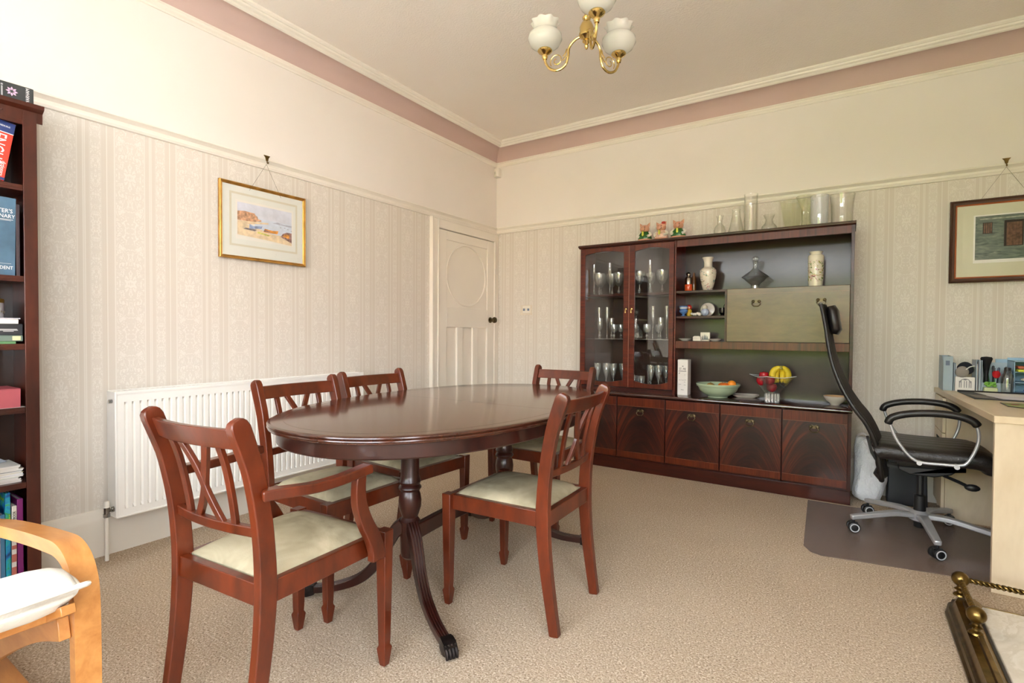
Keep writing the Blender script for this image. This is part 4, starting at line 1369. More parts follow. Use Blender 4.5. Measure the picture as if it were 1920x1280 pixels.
gvase('carafe', -.826, 4.08, [(.038, 0), (.042, .006), (.042, .04), (.036, .065), (.018, .090), (.018, .112), (.026, .150)], M['vaseglass'], 'small round-bodied clear glass carafe, leftmost glass on the cabinet top')
t_ = gvase('water_jug', -.712, 4.08, [(.060, 0), (.060, .006), (.046, .06), (.030, .13), (.026, .17), (.030, .182)], M['vaseglass'], 'conical clear glass jug with small handle between the round carafe and the tall cylinder')
obj('handle', MB().tube(smooth_path([(.026, 0, .165), (.056, 0, .150), (.060, 0, .11), (.040, 0, .075)], 5), .004, 8), M['vaseglass'], t_, smooth=60)
gvase('tall_vase', -.610, 4.05, [(.042, 0), (.044, .004), (.044, .24), (.047, .272)], M['vaseglass'], 'tallest straight clear glass cylinder vase on the cabinet top')
gvase('bud_vase', -.494, 4.08, [(.050, 0), (.053, .008), (.050, .035), (.028, .062), (.024, .085), (.038, .118)], M['vaseglass'], 'short clear glass vase with pinched neck between the tall cylinder and the greenish square vase')
gvase('square_vase', -.347, 4.06, [(.044, 0), (.046, .006), (.062, .09), (.078, .192)], M['greenglass'], 'flared square greenish glass vase on the cabinet top', seg=4, th=.005)
gvase('fluted_vase', -.270, 4.13, [(.030, 0), (.034, .006), (.026, .06), (.030, .14), (.044, .19), (.060, .230)], M['greenglass'], 'tall fluted glass vase with a wavy rim behind the greenish square vase', wave=lambda i, a: (.12 if i > 6 else .03) * math.cos(8 * a))
gvase('oval_vase', -.186, 4.05, [(.040, 0), (.048, .006), (.052, .03), (.053, .12), (.054, .205)], M['whiteglass'], 'bright white-looking upright oval glass vase second from the right end', th=.004)
gvase('wide_vase', -.058, 4.07, [(.062, 0), (.064, .005), (.063, .06), (.065, .13), (.074, .198)], M['vaseglass'], 'widest clear glass cylinder vase at the right end of the cabinet top')

# ================================================================== DINING TABLE
TX, TY, TR = -1.474, 1.850, .028
tb = thing('dining_table', 'polished mahogany oval extending dining table on two turned pedestals', 'table', (TX, TY, 0), rz=TR)
TA, TB_, TN, TH = .878, .545, 2.24, .760


def se_pts(d, z, half=None, n=56):
    out = []
    rng_ = [(-PI / 2 + 2 * PI * (i / (2 * n))) for i in range(2 * n)] if half is None else [half * 1.0 * 0 + (0 if half > 0 else PI) + PI * i / n for i in range(n + 1)]
    for a in rng_:
        c_, s_ = math.cos(a), math.sin(a)
        x_ = (TB_ - d) * math.copysign(abs(c_) ** (2 / TN), c_)
        y_ = (TA - d) * math.copysign(abs(s_) ** (2 / TN), s_)
        if half is not None:
            y_ = max(y_, .0008) if half > 0 else min(y_, -.0008)
        out.append((x_, y_, z))
    return out


prof = [(.014, TH), (.006, TH - .001), (.001, TH - .004), (0, TH - .007), (.002, TH - .010), (.0045, TH - .0115), (.001, TH - .014), (0, TH - .017), (.002, TH - .0205), (.0045, TH - .0215), (.003, TH - .024), (.008, TH - .027), (.03, TH - .027)]
for half in (1, -1):
    rows = [se_pts(d_, z_, half) for d_, z_ in prof]
    n_ = len(rows[0])
    V = [p for r_ in rows for p in r_]
    Fc = [(i * n_ + k, i * n_ + k + 1, (i + 1) * n_ + k + 1, (i + 1) * n_ + k) for i in range(len(rows) - 1) for k in range(n_ - 1)]
    Fc.append(tuple(range(n_)))
    Fc.append(tuple((len(rows) - 1) * n_ + k for k in range(n_)))
    Fc.append(tuple([i * n_ for i in range(len(rows))]) + tuple([i * n_ + n_ - 1 for i in range(len(rows))][::-1]))
    obj('tabletop_leaf', MB().add(V, Fc), M['ttop'], tb, smooth=28)
ra = [se_pts(d_, z_) for d_, z_ in ((.030, TH - .027), (.030, TH - .074), (.034, TH - .079), (.046, TH - .079), (.046, TH - .027))]
n_ = len(ra[0])
obj('apron', MB().add([p for r_ in ra for p in r_], [(i * n_ + k, i * n_ + (k + 1) % n_, (i + 1) * n_ + (k + 1) % n_, (i + 1) * n_ + k) for i in range(4) for k in range(n_)]), M['table'], tb, smooth=28)
# thin inlay line round the top
ra = [se_pts(.052, TH + .0002), se_pts(.0545, TH + .0003)]
obj('inlay_line', MB().add([p for r_ in ra for p in r_], [(k, (k + 1) % n_, n_ + (k + 1) % n_, n_ + k) for k in range(n_)]), C('inlay_tan', (112, 70, 44), .25, coat=.4), tb, smooth=0)
obj('underframe', MB().box(-.20, .20, -.55, .55, .690, .728), M['table'], tb, bevel=.003)
tcx = lambda wx, wy: Matrix.Rotation(-TR, 4, 'Z') @ Vector((wx - TX, wy - TY, 0))
for (px_, py_, sgn) in ((-1.468, 1.504, -1), (-1.462, 2.172, 1)):
    c_ = tcx(px_, py_)
    pr_ = [(.060, .700), (.060, .690), (.040, .680), (.037, .66), (.036, .58), (.037, .50), (.041, .486), (.044, .478), (.041, .470), (.038, .466), (.044, .458), (.046, .452), (.042, .445), (.036, .440),
           (.042, .425), (.0455, .40), (.044, .375), (.036, .35), (.031, .335), (.035, .328), (.041, .320), (.038, .312), (.036, .305), (.037, .20), (.034, .178), (.022, .166), (.0001, .160)]
    pd = obj('pedestal', MB().lathe([(r_, z_) for r_, z_ in pr_[::-1]], (c_.x, c_.y, 0), 32), M['table'], tb)
    for ang in ((-28.0, -148.5) if sgn < 0 else (28, 151)):
        a = R(ang) - TR
        dv = Vector((math.cos(a), math.sin(a), 0))
        sdv = Vector((-math.sin(a), math.cos(a), 0))
        rz_ = smooth_path([(.025, .300), (.055, .278), (.088, .222), (.128, .150), (.195, .084), (.280, .050), (.350, .038), (.395, .034)], 5)
        path = [(c_.x + dv.x * r_, c_.y + dv.y * r_, z_) for r_, z_ in rz_]
        N_ = len(path)

        def sec(i, N_=N_):
            t_ = i / (N_ - 1)
            w_ = .046 - .010 * t_
            h_ = .058 - .028 * min(1, t_ * 1.3)
            up = []
            for k in range(13):
                u_ = -1 + 2 * k / 12
                up.append((u_ * w_ / 2, h_ / 2 - (.0035 if k % 3 == 0 else 0)))
            return up + [(w_ / 2, -h_ / 2 * .8), (w_ / 4, -h_ / 2), (-w_ / 4, -h_ / 2), (-w_ / 2, -h_ / 2 * .8)]
        lg = obj('leg', MB().sweep(path, sec, side=sdv), M['table'], tb, smooth=40)
        b = MB()
        e_ = Vector((c_.x, c_.y, 0)) + dv * .40
        sw_ = [(Vector((c_.x, c_.y, 0)) + dv * r_ + Vector((0, 0, z_))) for r_, z_ in ((.385, .035), (.400, .034), (.420, .030), (.436, .024))]
        b.sweep([tuple(p) for p in sw_], lambda i: rect((.040, .044, .046, .040)[i], (.036, .042, .044, .034)[i]), side=sdv)
        for k in (-1.5, -.5, .5, 1.5):
            p0 = e_ + sdv * (k * .0115)
            b.tube([tuple(p0 + dv * .006 + Vector((0, 0, .046))), tuple(p0 + dv * .030 + Vector((0, 0, .042))), tuple(p0 + dv * .046 + Vector((0, 0, .024))), tuple(p0 + dv * .050 + Vector((0, 0, .008)))], lambda i: (.0055, .0068, .0068, .005)[i], 8)
        obj('paw_foot', b, M['paw'], lg)
p0, p1 = tcx(-1.468, 1.504), tcx(-1.462, 2.172)
pts = [(p0.x + (p1.x - p0.x) * q, p0.y + .03 + (p1.y - p0.y - .06) * q, .262 + .016 * math.sin(PI * q)) for q in [i / 12 for i in range(13)]]
obj('stretcher', MB().sweep(pts, rect(.030, .062), side=(1, 0, 0)), M['table'], tb, bevel=.004)

# ================================================================== DINING CHAIRS
YZ = [(-.245, 0), (-.226, .12), (-.208, .25), (-.198, .38), (-.199, .48), (-.210, .60), (-.232, .72), (-.254, .79), (-.272, .840)]
YZs = smooth_path(YZ, 4)


def post_y(z_):
    for (ya_, za_), (yb_, zb_) in zip(YZs, YZs[1:]):
        if za_ <= z_ <= zb_:
            return ya_ + (yb_ - ya_) * (z_ - za_) / (zb_ - za_)
    return YZs[-1][0]


def cushion_mesh(wf, wr, y0, y1, z0, crown, thick=.022, nx=14, ny=14):
    V, Fc = [], []
    for j in range(ny + 1):
        v_ = j / ny
        for i in range(nx + 1):
            u_ = -1 + 2 * i / nx
            # round the outline a little
            w_ = (wr + (wf - wr) * v_) / 2
            e1 = 1 - abs(u_) ** 6
            e2 = 1 - abs(2 * v_ - 1) ** 6
            y_ = y0 + (y1 - y0) * v_
            h = max(0.0, e1) ** .45 * max(0.0, e2) ** .45
            V.append((w_ * u_, y_, z0 + thick * h + crown * (1 - u_ * u_) * (1 - (2 * v_ - 1) ** 2)))
    for j in range(ny):
        for i in range(nx):
            a = j * (nx + 1) + i
            Fc.append((a, a + 1, a + nx + 2, a + nx + 1))
    o = len(V)
    ring = [(0, j) for j in range(ny + 1)]
    V += [(-wr / 2, y0, z0 - .012), (wr / 2, y0, z0 - .012), (wf / 2, y1, z0 - .012), (-wf / 2, y1, z0 - .012)]
    b = MB().add(V, Fc)
    b.add([], [])
    # skirt
    bot = [i for i in range(nx + 1)]
    b.f.append(tuple([o, o + 1] + bot[::-1]))
    top = [ny * (nx + 1) + i for i in range(nx + 1)]
    b.f.append(tuple(top + [o + 2, o + 3]))
    lf = [j * (nx + 1) for j in range(ny + 1)]
    b.f.append(tuple(lf + [o + 3, o]))
    rt_ = [j * (nx + 1) + nx for j in range(ny + 1)]
    b.f.append(tuple(rt_[::-1] + [o + 1, o + 2]))
    b.f.append((o + 3, o + 2, o + 1, o))
    b.mi += [0] * 5
    return b


def make_chair(arm=False):
    t_ = thing('dining_armchair' if arm else 'dining_chair', 'x', 'chair')
    mm_ = M['chair']
    for s in (-1, 1):
        lp = [(s * .204, .214, .440), (s * .204, .214, .085), (s * .204, .214, .066), (s * .204, .214, .056), (s * .204, .214, .0)]
        wds = [.040, .029, .027, .036, .022]
        obj('leg', MB().sweep(lp, lambda i: rect(wds[i], wds[i]), side=(1, 0, 0)), mm_, t_, bevel=.002)
    for s in (-1, 1):
        pth = []
        for (y_, z_) in YZs:
            pth.append((s * (.178 + .012 * (z_ / .84)), y_, z_))
        ex = [(pth[-1][0], pth[-1][1] - .006, .853), (pth[-1][0], pth[-1][1] - .009, .861), (pth[-1][0], pth[-1][1] - .011, .865)]
        pth += ex
        N_ = len(pth)

        def sec(i, N_=N_, pth=pth):
            z_ = pth[i][2]
            dpt = .036 + .014 * min(1, z_ / .40) if z_ < .42 else .050 - .004 * math.sin((z_ - .42) / .42 * PI)
            wd = .028
            if i >= N_ - 3:
                k = (0.88, .62, .25)[i - (N_ - 3)]
                dpt *= k
                wd *= (.96, .85, .6)[i - (N_ - 3)]
            return rect(wd, dpt)
        obj('back_leg', MB().sweep(pth, sec, side=(1, 0, 0)), mm_, t_, smooth=40, bevel=.003)
    # seat rails
    b = MB()
    b.box(-.186, .186, .200, .226, .378, .436)
    obj('front_rail', b, mm_, t_, bevel=.002)
    b = MB().box(-.168, .168, -.214, -.190, .378, .436)
    obj('rear_rail', b, mm_, t_, bevel=.002)
    for s in (-1, 1):
        b = MB().prism([(s * .205, .200), (s * .181, .200), (s * .166, -.185), (s * .190, -.185)], .378, .436, 'Z')
        obj('side_rail', b, mm_, t_, bevel=.002)
    obj('seat_pad', cushion_mesh(.372, .340, -.182, .204, .434, .014), M['velour'], t_, smooth=60)
    # crest rail and lower back rail, bowed backwards
    def bowed(zc, h_, th, depth, x_=.178):
        pts = []
        for i in range(13):
            u_ = -1 + i / 6
            pts.append((u_ * x_, post_y(zc) - depth * (1 - u_ * u_), zc))
        lean = Vector((0, (post_y(zc + .02) - post_y(zc - .02)) / .04, 1)).normalized()
        V, Fc = [], []
        for p in pts:
            P_ = Vector(p)
            nn_ = Vector((0, 1, 0))
            for a_, b_ in ((-th / 2, -h_ / 2), (th / 2, -h_ / 2), (th / 2, h_ / 2), (-th / 2, h_ / 2)):
                V.append(tuple(P_ + nn_ * a_ + lean * b_))
        n__ = len(pts)
        for i in range(n__ - 1):
            for k in range(4):
                k2 = (k + 1) % 4
                Fc.append((i * 4 + k, i * 4 + k2, (i + 1) * 4 + k2, (i + 1) * 4 + k))
        Fc += [(3, 2, 1, 0), tuple((n__ - 1) * 4 + k for k in range(4))]
        return MB().add(V, Fc)
    obj('crest_rail', bowed(.812, .056, .020, .022), mm_, t_, bevel=.003)
    obj('back_rail', bowed(.568, .028, .020, .018), mm_, t_, bevel=.003)

    def yb(x_, z_):
        return post_y(z_) - .019 * (1 - (x_ / .178) ** 2)
    for s in (-1, 1):
        zs = [.575 + .215 * i / 8 for i in range(9)]
        pts = [(s * (.098 + .006 * (z_ - .575) / .215), yb(.1, z_), z_) for z_ in zs]
        obj('splat', MB().sweep(pts, rect(.020, .013), side=(1, 0, 0)), mm_, t_, bevel=.002)
    for s in (-1, 1):
        pts = []
        for i in range(13):
            q = i / 12
            z_ = .575 + .215 * q
            k = (q - .45) / .55 if q > .45 else (q - .45) / .45
            xx = s * math.copysign(.054 * abs(k) ** 1.25, k)
            pts.append((xx, yb(xx, z_) + s * .0006, z_))
        obj('cross_splat', MB().sweep(pts, rect(.021, .013), side=(1, 0, 0)), mm_, t_, bevel=.002)
    if arm:
        for s in (-1, 1):
            pth = smooth_path([(s * .200, -.220, .668), (s * .211, -.195, .669), (s * .226, -.15, .666), (s * .240, -.09, .662), (s * .246, -.01, .663), (s * .249, .06, .669), (s * .249, .098, .671)], 4)
            N_ = len(pth)
            obj('armrest', MB().sweep(pth, lambda i, N_=N_: rect(.040 - .006 * math.sin(PI * i / (N_ - 1)), .027 if 0 < i < N_ - 1 else .022), side=(1, 0, 0)), mm_, t_, smooth=40, bevel=.004)
            pth = smooth_path([(s * .247, .062, .662), (s * .247, .058, .62), (s * .245, .064, .57), (s * .241, .090, .51), (s * .234, .128, .45), (s * .229, .150, .40), (s * .228, .152, .372)], 4)
            N_ = len(pth)
            obj('arm_support', MB().sweep(pth, lambda i, N_=N_: rect(.026, .034 + .020 * (i / (N_ - 1))), side=(1, 0, 0)), mm_, t_, smooth=40, bevel=.003)
    return t_


ac = make_chair(True)
ac.location = (-1.430, .930, 0)
ac.rotation_euler = (0, 0, R(4.5))
ac['label'] = 'mahogany dining armchair with curved arms at the near end of the table'
sd = make_chair()
sd.location = (-1.815, 1.420, 0)
sd.rotation_euler = (0, 0, R(-90))
sd['label'] = 'armless mahogany chair on the radiator side, nearer to the armchair'
sd['group'] = ac['group'] = 'dining chairs round the table'
GC = 'dining chairs round the table'
dup(sd, (-1.885, 1.905, 0), R(-93), 'armless mahogany chair on the radiator side, farther from the armchair', GC)
dup(sd, (-1.108, 1.775, 0), R(91.5), 'armless mahogany chair alone on the right side of the table, beige seat visible', GC)
dup(sd, (-1.485, 2.600, 0), R(180), 'armless mahogany chair at the far end of the table by the display unit', GC)

# ================================================================== CHANDELIER
ch = thing('chandelier', 'polished brass three-arm ceiling light with frilled opal glass shades', 'ceiling light', (-.994, 2.105, 0))
obj('ceiling_rose', MB().lathe([(.0001, ZC - .022), (.02, ZC - .022), (.045, ZC - .012), (.055, ZC - .003), (.055, ZC)], seg=28), M['brass'], ch)
obj('stem', MB().tube([(0, 0, 2.46), (0, 0, ZC - .02)], .006, 10), M['brass'], ch)
obj('hub', MB().lathe([(.0001, 2.322), (.005, 2.326), (.009, 2.338), (.006, 2.346), (.010, 2.350), (.018, 2.358), (.014, 2.366), (.022, 2.374), (.032, 2.380), (.034, 2.390), (.030, 2.400), (.031, 2.420), (.022, 2.440), (.012, 2.448), (.018, 2.456), (.019, 2.464), (.011, 2.472), (.010, 2.490), (.0001, 2.492)], seg=24), M['brass'], ch)
wave = lambda i, a: (.0, 0, 0, 0, 0, 0, 0, .0, .02, .05, .09)[min(i, 10)] * math.cos(9 * a)
sprof = [(.022, .0), (.042, .008), (.066, .026), (.078, .050), (.075, .068), (.061, .082), (.053, .090), (.052, .100), (.056, .112), (.060, .121), (.064, .127)]
for ang in (187, 67, 307):
    a = R(ang)
    dv = Vector((math.cos(a), math.sin(a), 0))
    arm_ = smooth_path([(.020, 2.386), (.050, 2.380), (.080, 2.352), (.086, 2.310), (.100, 2.276), (.135, 2.262), (.172, 2.276), (.193, 2.306), (.198, 2.330)], 5)
    ar = obj('arm', MB().tube([(dv.x * r_, dv.y * r_, z_) for r_, z_ in arm_], .0058, 10), M['brass'], ch)
    b = MB()
    sc_ = []
    for k in range(26):
        q = k / 25
        th_ = q * 2.6 * PI
        rr_ = .032 * (1 - .72 * q)
        sc_.append((.140 + rr_ * math.cos(th_ - .6), 2.306 + rr_ * math.sin(th_ - .6)))
    b.tube([(dv.x * r_, dv.y * r_, z_) for r_, z_ in sc_], .0022, 6)
    b.tube([(dv.x * r_, dv.y * r_, z_) for r_, z_ in smooth_path([(.110, 2.318), (.098, 2.330), (.092, 2.348)], 4)], .0026, 6)
    b.tube([(dv.x * r_, dv.y * r_, z_) for r_, z_ in smooth_path([(.112, 2.300), (.104, 2.306), (.094, 2.318)], 4)], .0026, 6)
    obj('scroll', b, M['brass'], ar)
    c_ = (dv.x * .198, dv.y * .198, 0)
    obj('gallery', MB().lathe([(.0001, 2.322), (.010, 2.324), (.014, 2.336), (.012, 2.344), (.022, 2.352), (.030, 2.356), (.034, 2.362), (.031, 2.368), (.028, 2.366), (.0001, 2.360)], c_, 24), M['brass'], ch)
    obj('lamp_holder', MB().lathe([(.013, 2.362), (.013, 2.395), (.010, 2.40)], c_, 16), M['white'], ch)
    outer = [(r_, 2.364 + z_) for r_, z_ in sprof]
    inner = [(r_ - .003, z_) for r_, z_ in outer[::-1]]
    def wv(i, a, n_=len(sprof)):
        j = i if i < n_ else 2 * n_ - 1 - i
        return wave(j, a)
    obj('glass_shade', MB().lathe(outer + inner, c_, 54, cap=False, wave=wv), M['opal'], ch, smooth=60)

# ================================================================== BOOKCASE
KX0, KX1 = -2.948, -2.700
KY0, KY1 = -.15, .690
bk = thing('bookcase', 'tall dark mahogany bookcase against the left wall at the edge of the view', 'bookcase', (-2.82, .27, 0))


def kb_(x0, x1, y0, y1, z0, z1):
    return MB().box(x0 + 2.82, x1 + 2.82, y0 - .27, y1 - .27, z0, z1)


obj('side_panel', kb_(KX0, KX1, KY1 - .020, KY1, 0, 1.925), M['bookcase'], bk, bevel=.001)
obj('side_panel', kb_(KX0, KX1, KY0, KY0 + .020, 0, 1.925), M['bookcase'], bk, bevel=.001)
b = kb_(KX1, KX1 + .006, KY1 - .042, KY1, 0, 1.925)
b.box(KX1 + 2.82, KX1 + .006 + 2.82, KY0 - .27, KY0 + .042 - .27, 0, 1.925)
objs('face_stile', b, M['bookcase'], bk, bevel=.002)
obj('back_panel', kb_(KX0, KX0 + .006, KY0, KY1, 0, 1.925), M['unit_back'], bk)
b = MB().prism([(KX1 + 2.82, 1.885), (KX1 + .004 + 2.82, 1.885), (KX1 + .006 + 2.82, 1.925), (KX1 + .026 + 2.82, 1.936), (KX1 + .030 + 2.82, 1.950), (KX0 + 2.82, 1.950), (KX0 + 2.82, 1.925), (KX1 + 2.82, 1.925)], KY0 - .02 - .27, KY1 + .018 - .27, 'Y')
obj('cornice', b, M['bookcase'], bk)
obj('frieze_rail', kb_(KX1 - .004, KX1 + .003, KY0 + .03, KY1 - .04, 1.868, 1.925), M['bookcase'], bk, bevel=.002)
b = MB()
for k in range(9):
    yy = KY0 + .09 + k * .08
    for dy, dz in ((0, 0), (.010, .006), (-.010, .006), (0, .012)):
        b.sphere((KX1 + .004 + 2.82, yy + dy - .27, 1.900 + dz), .004, 6)
obj('carved_beading', b, M['bookcase'], bk)
for z_ in (1.634, 1.281, 1.017, .769, .474, .095):
    b = kb_(KX0 + .006, KX1 - .004, KY0 + .02, KY1 - .02, z_ - .018, z_)
    b.box(KX1 - .004 + 2.82, KX1 + .001 + 2.82, KY0 + .042 - .27, KY1 - .042 - .27, z_ - .022, z_ + .001)
    b.box(KX1 + .001 + 2.82, KX1 + .003 + 2.82, KY0 + .042 - .27, KY1 - .042 - .27, z_ - .014, z_ - .008)
    obj('shelf', b, M['bookcase'], bk, bevel=.001)
obj('plinth', kb_(KX0 + .01, KX1 - .002, KY0 + .02, KY1 - .02, 0, .077), M['bookcase'], bk)
KI = KY1 - .043      # inner right edge seen from the front
SX = -2.722          # where the spines stand


def book(label, y0, y1, z0, z1, depth, cover, lean=0.0, group=None, pages=True, flat=False, name='book', x1=SX, spine_mat=None):
    """upright book: spine faces the room (+X); flat: pages or spine to the room"""
    t_ = thing(name, label, 'book', (x1, (y0 + y1) / 2, z0), group=group)
    t_.rotation_euler = (R(lean), 0, 0)
    w_, h_ = y1 - y0, z1 - z0
    if flat:
        obj('cover', MB().box(-depth, 0, -w_ / 2, w_ / 2, 0, .003).box(-depth, 0, -w_ / 2, w_ / 2, h_ - .003, h_).box(-.003, 0, -w_ / 2, w_ / 2, .003, h_ - .003), cover, t_, bevel=.001)
        obj('pages', MB().box(-depth + .004, -.003, -w_ / 2 + .004, w_ / 2 - .003, .003, h_ - .003), M['paper'], t_)
    else:
        obj('cover', MB().box(-depth, 0, -w_ / 2, -w_ / 2 + .003, 0, h_).box(-depth, 0, w_ / 2 - .003, w_ / 2, 0, h_).box(-.003, .001, -w_ / 2, w_ / 2, 0, h_), cover, t_, bevel=.001)
        obj('pages', MB().box(-depth + .004, -.003, -w_ / 2 + .003, w_ / 2 - .003, .003, h_ - .004), M['paper'], t_)
    return t_


# top shelf: red and blue dictionary leaning
e = book('thick red dictionary with a blue top band, leaning on the top shelf', .488, .592, 1.6345, 1.862, .17, C('dictionary_red', (214, 62, 44), .4), lean=-9.0)
e.location = (SX, .548, 1.650)
obj('blue_band', MB().box(.0012, .0020, -.052, .052, .186, .2265).box(.0012, .0020, -.052, .052, .002, .012), C('dictionary_blue', (36, 56, 112), .4), e)
obj('white_line', MB().box(.0012, .0022, -.052, .052, .1835, .186), M['wprint'], e)
text_mesh('lettering', 'ENGLISH', .060, M['wprint'], e, frame_m((.0024, .012, .105), (0, 0, -1), (0, 1, 0)), xs=.62)
text_mesh('lettering', 'dictionary', .018, M['wprint'], e, frame_m((.0024, .040, .045), (0, 0, -1), (0, 1, 0)), xs=.8)
text_mesh('lettering', 'DICTIONARY & THESAURUS', .0085, M['wprint'], e, frame_m((.0024, 0.0, .208), (0, 1, 0), (0, 0, 1)), xs=.72)
# second shelf: blue dictionary
e = book('thick blue-grey dictionary standing upright on the second shelf', .520, .628, 1.2815, 1.582, .20, C('webster_blue', (72, 104, 128), .4, var=.12, scale=12), lean=-1.0)
text_mesh('lettering', "WEBSTER'S", .0215, M['wprint'], e, frame_m((.0018, 0.0, .248), (0, 1, 0), (0, 0, 1)), xs=.85)
text_mesh('lettering', "DICTIONARY", .0200, M['wprint'], e, frame_m((.0018, 0.0, .228), (0, 1, 0), (0, 0, 1)), xs=.85)
text_mesh('lettering', "TRIDENT", .0180, M['wprint'], e, frame_m((.0018, 0.018, .030), (0, 1, 0), (0, 0, 1)), xs=.8)
objs('rules', MB().box(.0012, .0018, -.046, .046, .215, .2165).box(.0012, .0018, -.040, .040, .2115, .2122).box(.0012, .0018, -.020, .042, .046, .0468), M['wprint'], e)
book('thin dark book squeezed against the end panel on the second shelf', .632, .643, 1.2815, 1.560, .16, C('thin_dark_book', (58, 46, 50), .5))
# third shelf: stack
S3 = 1.0175
book('green paperback lying at the bottom of the stack on the third shelf', .40, .628, S3, S3 + .010, .15, C('green_book', (96, 140, 92), .5), flat=True)
e = book('grey-green book with white lettering in the stack, second from the bottom', .40, .648, S3 + .0105, S3 + .034, .16, C('greygreen_book', (104, 122, 110), .5), flat=True)
text_mesh('lettering', 'BLACK', .021, M['wprint'], e, frame_m((.0008, .010, .012), (0, 1, 0), (0, 0, 1)), align='RIGHT')
obj('corner_patch', MB().box(.0002, .0008, .094, .118, .004, .020), C('cream_patch', (214, 206, 160), .6), e)
e = book('black book with a red title patch in the stack on the third shelf', .38, .648, S3 + .0345, S3 + .078, .16, C('black_book', (40, 42, 46), .45), flat=True)
obj('red_patch', MB().box(.0002, .0010, -.10, .034, .008, .030), C('red_patch', (206, 54, 44), .5), e)
text_mesh('lettering', 'BIBLE', .026, M['wprint'], e, frame_m((.0014, .026, .019), (0, 1, 0), (0, 0, 1)), align='RIGHT', xs=.8)
obj('small_print', MB().box(.0002, .0008, .066, .118, .022, .0235).box(.0002, .0008, .064, .120, .018, .0195).box(.0002, .0008, .078, .108, .014, .0152), M['wprint'], e)
book('white paged block lying on the black book in the stack', .38, .636, S3 + .0785, S3 + .096, .15, M['paper'], flat=True)
book('thin white leaflet on top of the stack under the round tin', .38, .642, S3 + .0965, S3 + .101, .15, C('leaflet_grey', (200, 198, 206), .6), flat=True)
tn = thing('round_tin', 'round white tin with a gold rim on the stack of books', 'tin', (-2.80, .530, S3 + .1015))
obj('body', MB().lathe([(.078, 0), (.080, .002), (.080, .062)], seg=36), C('tin_white', (214, 216, 222), .35), tn)
obj('lid', MB().lathe([(.082, .058), (.082, .072), (.076, .075), (.0001, .075)], seg=36), C('tin_gold', (170, 140, 66), .3, metal=.6), tn)
b = MB()
for k in range(16):
    a = R(-70 + 11 * k)
    c_ = Vector((math.cos(a), math.sin(a), 0)) * .0803
    b.sphere((c_.x, c_.y, .020 + .004 * (k % 2)), .0045, 6, (.3, 1, 1))
obj('decoration', b, C('tin_motif', (110, 100, 84), .5), tn)
# fourth shelf
book('book with a dusty pink cover, pages to the room, on the fourth shelf', .38, .640, .7695, .8435, .17, C('pink_cover', (178, 84, 92), .5), flat=True)
e = thing('paper_sheaf', 'loose white papers lying under the pink book on the fourth shelf', 'papers', (SX, .53, .7692))
e.location.z = .7692
obj('sheet', MB().box(-.15, .006, -.14, .122, 0.0002, .0006), M['paper'], e)
# fifth shelf: magazines
zc = .4745
cols = [(214, 208, 196), (232, 232, 228), (186, 196, 186), (226, 228, 232), (198, 190, 140), (120, 128, 128), (236, 234, 226), (206, 200, 176), (222, 222, 218)]
for k, c_ in enumerate(cols):
    th = .0075
    e = thing('magazine', ('lowest', 'second lowest', 'third lowest', 'fourth lowest', 'middle, yellowish', 'dark grey-edged', 'third from the top', 'second from the top', 'topmost')[k] + ' magazine in the untidy pile on the fifth shelf', 'magazine', (SX - .075 + rnd.uniform(-.006, .006), .52 + rnd.uniform(-.010, .008), zc), rz=R(rnd.uniform(-3, 3)), group='magazines on the fifth shelf')
    obj('pages', MB().box(-.075, .072, -.125, .122, 0, th * .8), M['paper'], e)
    obj('cover', MB().box(-.076, .074, -.126, .124, th * .8, th * .98), C('mag%d' % k, c_, .45), e)
    zc += th
e = thing('folded_leaflet', 'grey folded leaflet tipped up behind the magazine pile', 'leaflet', (SX - .10, .595, zc + .001), rz=R(20))
obj('sheet', MB().prism([(-.05, 0), (.03, 0), (-.035, .045)], -.001, .001, 'X'), C('leaflet_blue', (176, 184, 196), .6), e)
# bottom shelf: uprights
bb = .0955
items = [(.505, .530, .395, 'white ring binder, leftmost upright on the bottom shelf', (224, 224, 226), 0),
         (.531, .556, .397, 'white ring binder beside another white one on the bottom shelf', (216, 218, 224), 0),
         (.557, .566, .33, 'thin orange and brown book between the white binder and the blue ones', (206, 150, 50), 0),
         (.567, .577, .365, 'pale lilac folder on the bottom shelf', (186, 180, 200), 0),
         (.578, .590, .36, 'mid-blue book on the bottom shelf', (76, 128, 164), 0),
         (.626, .643, .408, 'purple folder at the right end of the bottom shelf', (128, 34, 110), 0)]
for (y0_, y1_, zt, lb, c_, ln) in items:
    book(lb, y0_, y1_, bb, zt, .17, C('bk' + str(c_[0]) + str(c_[1]), c_, .45), name='book' if 'binder' not in lb and 'folder' not in lb else 'folder')
e = book('tall picture book with a blue, green and yellow cover leaning behind the folders', .592, .606, bb, .440, .20, C('pb', (40, 120, 190), .4), lean=0)
t = NT('bright_marbled_cover')
v = t.obj((1, 1, 1))
nn = t.noise(v, 14, 4, .6, 1.5)
M['marbled'] = t.pbr(t.ramp(nn, [(.3, srgb(10, 30, 60)), (.42, srgb(20, 110, 190)), (.52, srgb(40, 170, 190)), (.6, srgb(60, 160, 70)), (.7, srgb(214, 220, 40))]), .4)
e.children[0].data.materials[0] = M['marbled']
e = book('white cook book with lettering on its spine, leaning on the bottom shelf', .608, .622, bb, .385, .16, C('cook_white', (226, 222, 216), .5), lean=-.5)
text_mesh('lettering', 'COOK BOOK', .0125, M['print'], e, frame_m((.0016, 0, .235), (0, 0, 1), (0, -1, 0)), xs=.9)
obj('red_bands', MB().box(.001, .0016, -.007, .007, .02, .05).box(.001, .0016, -.007, .007, .07, .10).box(.001, .0016, -.007, .007, .12, .135), C('cook_red', (190, 110, 96), .5), e)
